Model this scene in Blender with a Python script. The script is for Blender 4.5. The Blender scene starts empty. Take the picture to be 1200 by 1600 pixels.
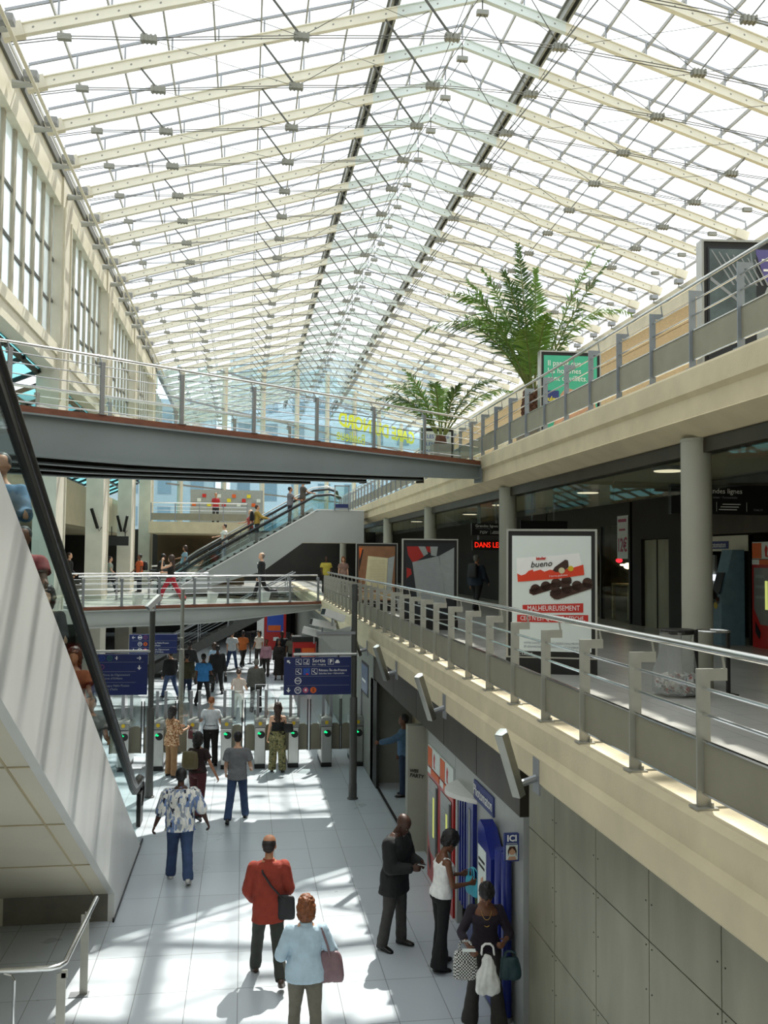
import bpy, math, random
from mathutils import Vector, Matrix, noise
random.seed(7)
S = bpy.context.scene
COL = S.collection
V = Vector
rad = math.radians
PI = math.pi

# ------------------------------------------------------------------ mesh building
class MB:
    """collects shapes and links them as one mesh object"""
    def __init__(s): s.v = []; s.f = []
    def add(s, vs, fs):
        b = len(s.v); s.v += [tuple(v) for v in vs]; s.f += [tuple(i + b for i in f) for f in fs]; return s
    def bx(s, x0, x1, y0, y1, z0, z1):
        vs = [(x, y, z) for z in (z0, z1) for y in (y0, y1) for x in (x0, x1)]
        return s.add(vs, [(0, 2, 3, 1), (4, 5, 7, 6), (0, 1, 5, 4), (2, 6, 7, 3), (0, 4, 6, 2), (1, 3, 7, 5)])
    def bar(s, p0, p1, w, h, up=(0, 0, 1)):
        p0, p1 = V(p0), V(p1); d = (p1 - p0).normalized(); up = V(up)
        r = d.cross(up)
        if r.length < 1e-4: r = d.cross(V((1, 0, 0)))
        r.normalize(); u = r.cross(d).normalized(); vs = []
        for p in (p0, p1):
            for a, b in ((-1, -1), (1, -1), (1, 1), (-1, 1)): vs.append(p + r * a * w / 2 + u * b * h / 2)
        return s.add(vs, [(3, 2, 1, 0), (4, 5, 6, 7), (0, 1, 5, 4), (1, 2, 6, 5), (2, 3, 7, 6), (3, 0, 4, 7)])
    def rings(s, rs, cap=True):
        n = len(rs[0]); vs = [p for r in rs for p in r]; fs = []
        for i in range(len(rs) - 1):
            for j in range(n):
                k = (j + 1) % n; fs.append((i * n + j, i * n + k, (i + 1) * n + k, (i + 1) * n + j))
        if cap:
            fs.append(tuple(range(n - 1, -1, -1))); fs.append(tuple((len(rs) - 1) * n + j for j in range(n)))
        return s.add(vs, fs)
    def tube(s, pts, r, n=8):
        pts = [V(p) for p in pts]; rr = r if isinstance(r, (list, tuple)) else [r] * len(pts); rs = []; ref = None
        for i, p in enumerate(pts):
            d = (pts[min(i + 1, len(pts) - 1)] - pts[max(i - 1, 0)]).normalized()
            if ref is None: ref = V((0, 0, 1)) if abs(d.z) < .9 else V((0, 1, 0))
            a = d.cross(ref).normalized(); b = d.cross(a).normalized(); ref = -b if False else ref
            if abs(d.dot(ref)) > .95:
                ref = V((1, 0, 0)); a = d.cross(ref).normalized(); b = d.cross(a).normalized()
            rs.append([p + (a * math.cos(t) + b * math.sin(t)) * rr[i] for t in [2 * PI * j / n for j in range(n)]])
        return s.rings(rs)
    def prism(s, poly, ax, a0, a1):
        """poly of 2D points in the plane normal to axis ax, extruded a0..a1"""
        def P(q, a):
            return {'x': (a, q[0], q[1]), 'y': (q[0], a, q[1]), 'z': (q[0], q[1], a)}[ax]
        n = len(poly); vs = [P(q, a0) for q in poly] + [P(q, a1) for q in poly]
        fs = [tuple(range(n)), tuple(range(2 * n - 1, n - 1, -1))] + [(i, i + n, (i + 1) % n + n, (i + 1) % n) for i in range(n)]
        return s.add(vs, fs)
    def lathe(s, prof, n=16, c=(0, 0, 0)):
        c = V(c)
        return s.rings([[c + V((r * math.cos(2 * PI * j / n), r * math.sin(2 * PI * j / n), z)) for j in range(n)] for r, z in prof])
    def ell(s, c, r, n=14, m=8, X=None):
        c = V(c); rs = []
        if not isinstance(r, (tuple, list)): r = (r, r, r)
        for i in range(m + 1):
            t = PI * i / m; q = max(math.sin(t), .02); z = -math.cos(t); ring = []
            for j in range(n):
                p = V((r[0] * q * math.cos(2 * PI * j / n), r[1] * q * math.sin(2 * PI * j / n), r[2] * z))
                ring.append(c + (X @ p if X else p))
            rs.append(ring)
        return s.rings(rs)
    def disc(s, c, r, y=-.004, n=24, h=.003, r0=0):
        """disc (or ring when r0) facing -Y in a board's own XZ plane"""
        pts = [(c[0] + r * math.cos(2 * PI * j / n), c[1] + r * math.sin(2 * PI * j / n)) for j in range(n)]
        if not r0: return s.prism(pts, 'y', y, y + h)
        q = [(c[0] + r0 * math.cos(2 * PI * j / n), c[1] + r0 * math.sin(2 * PI * j / n)) for j in range(n)]
        for j in range(n):
            k = (j + 1) % n; s.prism([pts[j], pts[k], q[k], q[j]], 'y', y, y + h)
        return s
    def poly(s, pts, y=-.004, h=.003): return s.prism(pts, 'y', y, y + h)
    def rect(s, x0, x1, z0, z1, y=-.004, h=.003): return s.bx(x0, x1, y, y + h, z0, z1)
    def build(s, name, m, parent=None, smooth=False, bevel=0):
        me = bpy.data.meshes.new(name); me.from_pydata(s.v, [], s.f); me.update()
        me.validate()
        if m: me.materials.append(m)
        if smooth:
            for p in me.polygons: p.use_smooth = True
            try: me.set_sharp_from_angle(angle=rad(45))
            except Exception: pass
        o = bpy.data.objects.new(name, me); COL.objects.link(o)
        if parent: o.parent = parent
        if bevel:
            b = o.modifiers.new('bevel', 'BEVEL'); b.width = bevel; b.segments = 2; b.limit_method = 'ANGLE'
        return o

def tag(o, label=None, cat=None, group=None, kind=None):
    if label: o['label'] = label
    if cat: o['category'] = cat
    if group: o['group'] = group
    if kind: o['kind'] = kind
    return o
def thing(name, label, cat, loc=(0, 0, 0), rz=0, group=None):
    o = bpy.data.objects.new(name, None); COL.objects.link(o); o.empty_display_size = .1
    o.location = loc; o.rotation_euler = (0, 0, rz); return tag(o, label, cat, group)
def structure(o, label=None): return tag(o, label, None, None, 'structure')
def kids(o): return list(o.children)
def copy_tree(o, parent=None):
    c = o.copy(); COL.objects.link(c)
    if parent: c.parent = parent
    for ch in kids(o): copy_tree(ch, c)
    return c
ORD = ('first second third fourth fifth sixth seventh eighth ninth tenth eleventh twelfth thirteenth fourteenth fifteenth sixteenth seventeenth '
       'eighteenth nineteenth twentieth twenty-first twenty-second twenty-third twenty-fourth twenty-fifth twenty-sixth twenty-seventh twenty-eighth '
       'twenty-ninth thirtieth thirty-first thirty-second thirty-third thirty-fourth').split()

def text(s, size, parent, x, z, m, y=-.006, align='CENTER', sx=1, name='lettering', tilt=0, ext=.0015, mirror=False, bold=0, shear=0):
    cu = bpy.data.curves.new(name, 'FONT'); cu.body = s; cu.size = size; cu.align_x = align; cu.align_y = 'CENTER'; cu.extrude = ext
    cu.resolution_u = 2; cu.offset = bold; cu.shear = shear
    t = bpy.data.objects.new('tmp', cu); COL.objects.link(t)
    me = bpy.data.meshes.new_from_object(t); bpy.data.objects.remove(t); bpy.data.curves.remove(cu)
    R = Matrix.Rotation(tilt, 4, 'Y') @ Matrix.Rotation(PI / 2, 4, 'X') @ Matrix.Diagonal((-sx if mirror else sx, 1, 1, 1))
    me.transform(Matrix.Translation((x, y, z)) @ R); me.materials.clear(); me.materials.append(m)
    o = bpy.data.objects.new(name, me); COL.objects.link(o); o.parent = parent; return o

# ------------------------------------------------------------------ materials
def nt(name):
    m = bpy.data.materials.new(name); m.use_nodes = True; t = m.node_tree; t.nodes.clear()
    out = t.nodes.new('ShaderNodeOutputMaterial'); return m, t, out
def N(t, ty, **k):
    n = t.nodes.new(ty)
    for a, b in k.items():
        if a in n.inputs.keys(): n.inputs[a].default_value = b
        else: setattr(n, a, b)
    return n
def c4(c): return (c[0], c[1], c[2], 1)
def rgb(h):
    h = h.lstrip('#'); h = h if len(h) == 6 else ''.join(x * 2 for x in h); q = [int(h[i:i + 2], 16) / 255 for i in (0, 2, 4)]
    return tuple(x / 12.92 if x <= .04045 else ((x + .055) / 1.055) ** 2.4 for x in q)
MATS = {}
def pm(name, col, rough=.5, metal=0, var=.12, scale=6, bump=0, bscale=40, spec=.5, stretch=None, coat=0):
    if isinstance(col, str): col = rgb(col)
    m, t, out = nt(name); L = t.links
    tc = N(t, 'ShaderNodeTexCoord'); mp = N(t, 'ShaderNodeMapping'); L.new(tc.outputs['Object'], mp.inputs['Vector'])
    if stretch: mp.inputs['Scale'].default_value = stretch
    no = N(t, 'ShaderNodeTexNoise', Scale=scale, Detail=5.0); L.new(mp.outputs[0], no.inputs['Vector'])
    rp = N(t, 'ShaderNodeValToRGB'); L.new(no.outputs['Fac'], rp.inputs['Fac'])
    e = rp.color_ramp.elements; e[0].position = .3; e[1].position = .7
    e[0].color = c4([x * (1 - var) for x in col]); e[1].color = c4([min(1, x * (1 + var * .7)) for x in col])
    b = N(t, 'ShaderNodeBsdfPrincipled'); b.inputs['Roughness'].default_value = rough; b.inputs['Metallic'].default_value = metal
    b.inputs['Specular IOR Level'].default_value = spec
    if coat: b.inputs['Coat Weight'].default_value = coat
    L.new(rp.outputs[0], b.inputs['Base Color'])
    if bump:
        n2 = N(t, 'ShaderNodeTexNoise', Scale=bscale, Detail=3.0); L.new(mp.outputs[0], n2.inputs['Vector'])
        bp = N(t, 'ShaderNodeBump', Strength=bump, Distance=.02); L.new(n2.outputs['Fac'], bp.inputs['Height']); L.new(bp.outputs[0], b.inputs['Normal'])
    L.new(b.outputs[0], out.inputs[0]); MATS[name] = m; return m
def glass(name, tint=(1, 1, 1), refl=.08, milk=0.0, milkcol=(.9, .95, .95), rough=.02):
    """thin architectural glass: mostly clear, some mirror, some milky diffusion"""
    m, t, out = nt(name); L = t.links
    tr = N(t, 'ShaderNodeBsdfTransparent', Color=c4(tint)); gl = N(t, 'ShaderNodeBsdfGlossy', Roughness=rough)
    no = N(t, 'ShaderNodeTexNoise', Scale=1.5); tc = N(t, 'ShaderNodeTexCoord'); L.new(tc.outputs['Object'], no.inputs['Vector'])
    mr = N(t, 'ShaderNodeMapRange'); mr.inputs['To Min'].default_value = refl * .8; mr.inputs['To Max'].default_value = refl * 1.2
    L.new(no.outputs['Fac'], mr.inputs['Value'])
    mx = N(t, 'ShaderNodeMixShader'); L.new(mr.outputs[0], mx.inputs[0]); L.new(tr.outputs[0], mx.inputs[1]); L.new(gl.outputs[0], mx.inputs[2])
    last = mx
    if milk:
        tl = N(t, 'ShaderNodeBsdfTranslucent', Color=c4(milkcol)); df = N(t, 'ShaderNodeBsdfDiffuse', Color=c4(milkcol)); ad = N(t, 'ShaderNodeMixShader', Fac=.4)
        L.new(tl.outputs[0], ad.inputs[1]); L.new(df.outputs[0], ad.inputs[2])
        m2 = N(t, 'ShaderNodeMixShader', Fac=milk); L.new(mx.outputs[0], m2.inputs[1]); L.new(ad.outputs[0], m2.inputs[2]); last = m2
    L.new(last.outputs[0], out.inputs[0]); MATS[name] = m; return m
def emit(name, col, st=1.0):
    if isinstance(col, str): col = rgb(col)
    m, t, out = nt(name); e = N(t, 'ShaderNodeEmission', Color=c4(col), Strength=st); t.links.new(e.outputs[0], out.inputs[0]); MATS[name] = m; return m
def ramp_mat(name, kind, stops, scale=8, rough=.8, stretch=None, interp='CONSTANT', detail=3):
    """cloth prints: a noise, voronoi or brick pattern through a colour ramp"""
    m, t, out = nt(name); L = t.links
    tc = N(t, 'ShaderNodeTexCoord'); mp = N(t, 'ShaderNodeMapping'); L.new(tc.outputs['Object'], mp.inputs['Vector'])
    if stretch: mp.inputs['Scale'].default_value = stretch
    if kind == 'noise': tx = N(t, 'ShaderNodeTexNoise', Scale=scale, Detail=float(detail)); o = tx.outputs['Fac']
    elif kind == 'voronoi': tx = N(t, 'ShaderNodeTexVoronoi', Scale=scale); tx.distance = 'CHEBYCHEV'; o = tx.outputs['Color']
    elif kind == 'checker': tx = N(t, 'ShaderNodeTexChecker', Scale=scale); o = tx.outputs['Fac']
    elif kind == 'wave': tx = N(t, 'ShaderNodeTexWave', Scale=scale); o = tx.outputs['Fac']
    L.new(mp.outputs[0], tx.inputs['Vector'])
    rp = N(t, 'ShaderNodeValToRGB'); L.new(o, rp.inputs['Fac']); cr = rp.color_ramp; cr.interpolation = interp
    for i, (p, c) in enumerate(stops):
        el = cr.elements[i] if i < 2 else cr.elements.new(p)
        el.position = p; el.color = c4(rgb(c) if isinstance(c, str) else c)
    b = N(t, 'ShaderNodeBsdfPrincipled', Roughness=rough); L.new(rp.outputs[0], b.inputs['Base Color']); L.new(b.outputs[0], out.inputs[0]); MATS[name] = m; return m

def tile_mat(name, col, grout, bw, bh, rough, mortar=.006, var=.06, axes='xy', off=0, spec=.5, bias=0):
    m, t, out = nt(name); L = t.links
    tc = N(t, 'ShaderNodeTexCoord'); sp = N(t, 'ShaderNodeSeparateXYZ'); cb = N(t, 'ShaderNodeCombineXYZ'); L.new(tc.outputs['Object'], sp.inputs[0])
    L.new(sp.outputs['XYZ'.index(axes[0].upper())], cb.inputs[0]); L.new(sp.outputs['XYZ'.index(axes[1].upper())], cb.inputs[1])
    br = N(t, 'ShaderNodeTexBrick', Scale=1.0, offset=off); br.inputs['Brick Width'].default_value = bw; br.inputs['Row Height'].default_value = bh
    br.inputs['Mortar Size'].default_value = mortar; br.inputs['Mortar Smooth'].default_value = .2
    col = rgb(col) if isinstance(col, str) else col; grout = rgb(grout) if isinstance(grout, str) else grout
    br.inputs['Color1'].default_value = c4([x * (1 - var) for x in col]); br.inputs['Color2'].default_value = c4([min(1, x * (1 + var)) for x in col]); br.inputs['Mortar'].default_value = c4(grout)
    L.new(cb.outputs[0], br.inputs['Vector'])
    no = N(t, 'ShaderNodeTexNoise', Scale=1.1, Detail=6.0); L.new(tc.outputs['Object'], no.inputs['Vector'])
    mr = N(t, 'ShaderNodeMapRange'); mr.inputs['To Min'].default_value = .9; mr.inputs['To Max'].default_value = 1.05; L.new(no.outputs['Fac'], mr.inputs['Value'])
    mx = N(t, 'ShaderNodeMix', data_type='RGBA', blend_type='MULTIPLY'); mx.inputs[0].default_value = 1
    L.new(br.outputs['Color'], mx.inputs[6]); L.new(mr.outputs[0], mx.inputs[7])
    b = N(t, 'ShaderNodeBsdfPrincipled', Roughness=rough); b.inputs['Specular IOR Level'].default_value = spec
    r2 = N(t, 'ShaderNodeMapRange'); r2.inputs['To Min'].default_value = rough * .92; r2.inputs['To Max'].default_value = min(1, rough * 1.1); L.new(no.outputs['Fac'], r2.inputs['Value']); L.new(r2.outputs[0], b.inputs['Roughness'])
    L.new(mx.outputs[2], b.inputs['Base Color']); L.new(b.outputs[0], out.inputs[0]); MATS[name] = m; return m

M = MATS
tile_mat('floor tile', '#C2C9CE', '#7d8080', .6, 1.05, .28, .005, .04)
tile_mat('upper floor tile', '#B2B1AA', '#8a8d8e', .6, .6, .25, .004, .04)
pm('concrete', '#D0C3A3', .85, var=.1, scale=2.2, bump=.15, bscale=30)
pm('pale concrete', '#CFCAB9', .8, var=.1, scale=1.6, bump=.1)
pm('column paint', '#9E9E90', .6, var=.06, scale=1.5)
pm('wall grey', '#8a8b84', .7, var=.1, scale=2)
pm('wall beige', '#b9ac8c', .8, var=.1, scale=1.5)
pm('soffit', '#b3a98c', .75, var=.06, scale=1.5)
pm('cladding cream', '#C6BFAC', .55, var=.05, scale=1.2)
pm('panel metal', '#8d8a76', .42, .3, var=.16, scale=3, stretch=(1, 1, .35))
pm('brushed steel', '#B5B6B2', .28, .9, var=.08, scale=30, stretch=(1, 1, .1))
pm('chrome', '#D8D9D8', .15, .95, var=.04)
pm('steel grey', '#94979A', .4, .5, var=.07, scale=8)
pm('rail post', '#A8A79D', .4, .4, var=.06, scale=8)
pm('rail post blue grey', '#8F979E', .45, .35, var=.06, scale=8)
pm('mesh panel', '#97927f', .55, .35, var=.08, scale=3)
pm('truss cream', '#EFE6C4', .55, var=.04, scale=3)
pm('cast grey', '#8F9088', .5, .5, var=.1)
pm('purlin grey', '#9C9C96', .45, .45, var=.06)
pm('rod grey', '#5f605a', .65, .0, var=.06)
pm('beam paint', '#A7AAA6', .5, .1, var=.06, scale=1.2)
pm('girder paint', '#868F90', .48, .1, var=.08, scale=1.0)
pm('kerb wood', '#7B4A35', .6, var=.2, scale=6, stretch=(1, 4, 4))
pm('end shade grey', '#6f6b61', .6, var=.1)  # shade on the escalator end panel, put into its colour
pm('uplight steel', '#8d8d86', .3, .8, var=.1)
pm('black', '#0d0d0d', .45, var=.2)
pm('rubber', '#101010', .35, var=.2)
pm('dark metal', '#2a2a28', .45, .4, var=.1)
pm('dark bronze', '#423B2E', .42, .5, var=.3, scale=2.2, stretch=(1, 1, .3))  # also stands for shade on the inner footbridge girders and deck underside
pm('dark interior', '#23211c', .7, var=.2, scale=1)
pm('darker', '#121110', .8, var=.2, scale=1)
pm('brown panel', '#4a3c26', .7, var=.15, scale=2)
pm('pole dark', '#4e4f4c', .5, .3, var=.08)
pm('pole light', '#8c8c82', .5, .3, var=.08)
pm('white paint', '#E4E4E0', .5, var=.04)
pm('cream paint', '#D9D4C0', .5, var=.05)
pm('sign blue', '#14245c', .4, var=.06)
pm('sign blue bright', '#2b4fb0', .45, var=.06)
pm('booth blue', '#1b2a80', .3, var=.08)
pm('letter white', '#F1F1EE', .5, var=.02)
pm('letter grey', '#9aa0a8', .5, var=.02)
pm('letter dark', '#26231f', .6, var=.05)
pm('sign orange', '#D9601c', .5, var=.05)
pm('sign pink', '#b0506f', .5, var=.05)
pm('sign green', '#2f7a55', .5, var=.05)
pm('poster white', '#DCE4DF', .5, var=.02)
pm('poster red', '#C4281f', .5, var=.04)
pm('poster orange red', '#DD3E1B', .5, var=.04)
pm('poster green', '#43B290', .5, var=.04)
pm('poster navy', '#2d3a78', .5, var=.04)
pm('poster yellow', '#E3D532', .5, var=.04)
pm('chocolate', '#3a1d12', .35, var=.25, scale=14)
pm('poster brown', '#8a5f40', .6, var=.2, scale=5)
pm('page cream', '#D4CBA4', .7, var=.06, scale=8)
pm('page grey', '#9fa5a3', .7, var=.08, scale=8)
pm('poster dark', '#1c2127', .5, var=.2)
pm('machine red', '#B3221d', .3, var=.06)
pm('machine grey', '#8b8d88', .35, .3, var=.1)
pm('wood tan', '#BFA57D', .6, var=.15, scale=4, stretch=(1, 1, 5))
pm('terracotta', '#5b3a26', .8, var=.3, scale=10, bump=.5)
pm('planter', '#8e8a80', .7, var=.1)
pm('palm green', '#6B9038', .5, var=.35, scale=3)
pm('palm dark', '#4a6a30', .5, var=.35, scale=3)
pm('palm stem', '#6f7a3c', .6, var=.2)
glass('roof glass', (.97, .99, 1), .05, .1, (.95, .97, .97))
glass('wall glass', (.92, .97, .98), .06, .4, (.95, .98, .98))
glass('facade glass', (.88, .96, .99), .05)
glass('cyan glass', (.30, .80, .86), .05, .3, (.35, .85, .9))
glass('clear glass', (.90, .95, .94), .1)
glass('escalator glass', (.86, .93, .93), .1)
glass('smoke glass', (.82, .85, .80), .05)
glass('plastic clear', (.85, .87, .86), .12, .25, (.8, .82, .82), .2)
emit('led red', '#ff2412', 1.5)
emit('ceiling lamp', '#fff0d4', 1.1)  # glow added to brighten the dim middle gallery
emit('led green', '#19d67c', 1.6)
emit('yellow tube', '#ccd478', .75)
emit('lamp warm', '#ffe9c0', 4)
emit('lamp red', '#ff2a3a', 2.5)
emit('screen white', '#e8f0ff', 1.5)
pm('yellow letter', '#DFEA1c', .5, var=.04)
pm('yellow disc', '#D8B81a', .5, var=.1)
# ------------------------------------------------------------------ setting
XL, XR, RX, ZE, ZR = -5.2, 16.55, 5.65, 15.95, 19.2      # left wall, right eave, ridge
SL = (ZR - ZE) / (RX - XL)
def roofz(x): return ZR - abs(x - RX) * SL
T0, DT, NT = 21.9, 2.17, 31
TY = [T0 + DT * k for k in range(-4, NT - 4)]

structure(MB().bx(-16, 16, -6, 92, -.25, 0).build('floor', M['floor tile']), 'pale grey tiled concourse floor')
structure(MB().bx(-140, 160, 92, 200, -.3, -.02).bx(-140, -16, -20, 92, -.3, -.02).bx(17, 160, -20, 92, -.3, -.02).build('ground', pm('street', '#9a9a94', .9)), 'street outside the hall')
# right gallery slab (middle level)
structure(MB().bx(2.95, 16.5, -3, 88, 3.1, 3.5).build('floor_middle', M['upper floor tile']), 'middle gallery floor')
def long_x(name, poly, y0, y1, m, lab): return structure(MB().prism(poly, 'y', y0, y1).build(name, m), lab)
long_x('trim_1', [(2.74, 3.1), (3.0, 3.1), (3.0, 3.66), (2.78, 3.66), (2.74, 3.62), (2.74, 3.42), (2.70, 3.36), (2.70, 3.14)], -2, 55, M['concrete'], 'beige concrete edge beam of the middle gallery')
# upper slab right
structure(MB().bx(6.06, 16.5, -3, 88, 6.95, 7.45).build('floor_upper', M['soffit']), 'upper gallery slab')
long_x('trim_2', [(5.6, 7.0), (5.95, 6.82), (6.05, 6.82), (6.05, 7.66), (5.63, 7.66), (5.6, 7.62), (5.6, 7.34), (5.66, 7.28), (5.66, 7.03)], -2, 80, M['concrete'], 'beige concrete edge beam of the upper gallery')
structure(MB().bx(6.0, 6.25, -2, 80, 6.62, 6.95).build('trim_3', M['dark bronze']), 'dark downstand under the upper gallery')
# right outer wall of the upper gallery
structure(MB().bx(16.55, 16.9, -4, 90, 3.5, 9.3).bx(16.4, 16.9, -4, 90, 14.9, 15.7).build('wall_right_upper', M['pale concrete']), 'pale wall and eaves beam of the upper gallery')
ww = MB()
for k in range(8): ww.bx(16.5 - .01 * (k % 2), 16.62, -4, 90, 9.3 + .7 * k, 9.98 + .7 * k)
structure(ww.build('wall_right_wood', M['wood tan']), 'wood boarded wall of the upper gallery')
# lower right wall
w = MB()
seams = [9.75, 8.92, 7.83, 6.76, 5.68, 4.6, 3.5, 2.4, 1.2, 0, -2]
for a, b in zip(seams[1:], seams[:-1]):
    for z0, z1 in ((0.12, 1.325), (1.335, 2.322), (2.332, 3.1)): w.bx(3.06, 3.12, a + .006, b - .006, z0, z1)
structure(w.build('wall_right', M['panel metal']), 'grey metal panel wall under the middle gallery')
wb = MB().bx(3.105, 3.4, -2, 9.75, 0, 3.1)
for a in seams[1:-1]:
    for k in range(9):
        for d in (-.05, .05): wb.bx(3.055, 3.07, a + d - .0045, a + d + .0045, .3 + k * .33 - .0045, .3 + k * .33 + .0045)
structure(wb.build('wall_right_backing', M['dark metal']), 'backing of the metal wall')
structure(MB().bx(3.04, 3.1, -2, 9.75, 0, .12).build('baseboard_right', M['dark metal']), 'dark skirting')
f = MB()
for a, b in ((9.98, 11.9), (11.92, 13.9), (13.92, 16.2), (16.22, 18.7), (18.72, 21.6)): f.bx(3.03, 3.2, a, b, 2.36, 3.1)
structure(f.build('trim_4', M['dark bronze']), 'dark bronze fascia under the gallery edge')
# frames and walls further along the lower right side
structure(MB().bx(2.92, 3.25, 16.4, 16.62, 0, 2.2).bx(3.24, 3.5, 15.3, 16.4, 0, 2.36).build('wall_pier', M['column paint']), 'narrow cream metal pier beside the doorway')
structure(MB().bx(3.9, 4.1, 16.5, 21.6, 0, 3.1).build('wall_recess', M['wall beige']), 'back wall of the doorway recess')
structure(MB().bx(3.0, 3.1, 21.5, 55, 0, 3.1).build('wall_right_far', M['wall grey']), 'lower wall beyond the ticket gates')
structure(MB().bx(3.1, 3.9, 21.4, 21.5, 0, 3.1).build('wall_jamb', M['wall grey']), 'end of the recess')
structure(MB().bx(3.0, 3.06, 20.9, 21.9, 0, 2.36).build('door_1', M['dark metal']), 'open dark steel door')
structure(MB().bx(3.02, 3.08, 16.6, 20.9, 0, .012).build('trim_5', M['black']), 'door track')
# far lower walls
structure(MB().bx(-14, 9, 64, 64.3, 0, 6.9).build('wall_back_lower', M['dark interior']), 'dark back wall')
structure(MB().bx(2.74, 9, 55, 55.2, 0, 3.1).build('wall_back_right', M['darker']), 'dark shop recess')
lw = MB().bx(-9.2, -9.0, 28, 64, 0, 3.1)
structure(lw.build('wall_left_lower', M['brown panel']), 'brown lower wall on the left')
structure(MB().bx(-9.0, -8.9, 44, 47.6, 0, 3.1).bx(-9.0, -8.9, 52.5, 53.5, 0, 3.1).build('trim_6', M['pale concrete']), 'pale piers')
# left middle floor
structure(MB().bx(-16, -4.8, 29, 62, 3.1, 3.5).bx(-4.8, -3.0, 37.6, 62, 3.1, 3.5).bx(-3.0, 3.0, 52, 64, 3.1, 3.5).build('floor_left', M['upper floor tile']), 'middle level floor on the left')
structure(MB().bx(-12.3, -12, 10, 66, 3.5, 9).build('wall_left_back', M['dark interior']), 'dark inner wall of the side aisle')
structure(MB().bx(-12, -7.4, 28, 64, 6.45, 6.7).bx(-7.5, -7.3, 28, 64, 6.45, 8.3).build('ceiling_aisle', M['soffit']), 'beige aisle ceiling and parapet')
# far cross gallery (upper level)
structure(MB().bx(-5.0, 0.2, 50, 55, 6.35, 6.95).build('floor_cross', M['concrete']), 'far cross gallery')
structure(MB().bx(-5.0, .0, 55.2, 55.4, 3.5, 6.4).build('wall_cross', M['brown panel']), 'dark wall below the far gallery')
# mid-level right interior: shop line
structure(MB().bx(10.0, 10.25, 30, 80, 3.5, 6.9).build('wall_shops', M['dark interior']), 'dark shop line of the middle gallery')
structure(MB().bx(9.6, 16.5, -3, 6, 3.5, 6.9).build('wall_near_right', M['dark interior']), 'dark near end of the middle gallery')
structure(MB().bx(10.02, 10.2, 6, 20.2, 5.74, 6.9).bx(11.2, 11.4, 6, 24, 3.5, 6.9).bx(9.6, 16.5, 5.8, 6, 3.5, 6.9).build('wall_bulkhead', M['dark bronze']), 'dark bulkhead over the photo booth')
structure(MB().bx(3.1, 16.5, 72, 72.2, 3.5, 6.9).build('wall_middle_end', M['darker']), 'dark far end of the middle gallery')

# ---------------- roof
cg = MB()
for xa, xb in ((XL - .1, RX), (RX, XR + .1)):
    n = 10
    for i in range(n):
        x0 = xa + (xb - xa) * i / n; x1 = xa + (xb - xa) * (i + 1) / n
        a = .52
        cg.add([(x0, -6, roofz(x0) + a), (x1, -6, roofz(x1) + a), (x1, 86, roofz(x1) + a), (x0, 86, roofz(x0) + a)], [(0, 1, 2, 3)])
ceil = structure(cg.build('ceiling', M['roof glass']), 'glazed pitched roof')
pg = []
for sgn in (-1, 1):
    for i in range(11):
        d = (XR - RX) * (i / 10.0)
        x = RX + sgn * d
        if i == 0 and sgn > 0: continue
        z = roofz(x) + .40
        thick = (i == 2 or False)
        if abs(d - 2.18) < .3:
            q = MB().bx(x - .11, x - .05, 8, 86, z - .16, z + .1).bx(x + .05, x + .11, 8, 86, z - .16, z + .1).bx(x - .16, x + .16, 8, 86, z + .06, z + .1)
            q.build('ridge_gutter', M['cast grey'], ceil)
        else:
            MB().bx(x - .02, x + .02, -6, 86, z - .03, z + .07).build('purlin', M['purlin grey'], ceil)

# ---------------- trusses
def bolt_mat(name, col):
    m = pm(name, col, .55, var=.04, scale=3); t = m.node_tree; L = t.links
    tc = N(t, 'ShaderNodeTexCoord'); sp = N(t, 'ShaderNodeSeparateXYZ'); L.new(tc.outputs['Object'], sp.inputs[0])
    def mt(op, a, b=None):
        n = N(t, 'ShaderNodeMath', operation=op)
        for i, q in enumerate((a, b)):
            if q is None: continue
            if isinstance(q, (int, float)): n.inputs[i].default_value = q
            else: L.new(q, n.inputs[i])
        return n.outputs[0]
    x, z = sp.outputs[0], sp.outputs[2]
    dx = mt('MULTIPLY', mt('SUBTRACT', mt('FRACT', mt('MULTIPLY', mt('ADD', x, 40), 1 / .43)), .5), .43)
    dz = mt('SUBTRACT', z, mt('SUBTRACT', ZR, mt('MULTIPLY', mt('ABSOLUTE', mt('SUBTRACT', x, RX)), SL)))
    r2 = mt('ADD', mt('MULTIPLY', dx, dx), mt('MULTIPLY', dz, dz)); f = mt('LESS_THAN', r2, .0006)
    b = [n for n in t.nodes if n.type == 'BSDF_PRINCIPLED'][0]; old = b.inputs['Base Color'].links[0].from_socket
    mx = N(t, 'ShaderNodeMix', data_type='RGBA'); L.new(f, mx.inputs[0]); L.new(old, mx.inputs[6]); mx.inputs[7].default_value = (.25, .25, .22, 1)
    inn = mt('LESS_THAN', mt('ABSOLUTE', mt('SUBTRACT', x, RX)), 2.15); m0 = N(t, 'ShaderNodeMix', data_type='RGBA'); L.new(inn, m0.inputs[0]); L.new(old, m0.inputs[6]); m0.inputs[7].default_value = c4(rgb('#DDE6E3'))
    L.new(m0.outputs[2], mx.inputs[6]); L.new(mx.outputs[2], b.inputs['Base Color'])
    return m
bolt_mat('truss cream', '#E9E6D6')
def rp(x, dz=0): return (x, 0, roofz(x) + dz)
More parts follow.
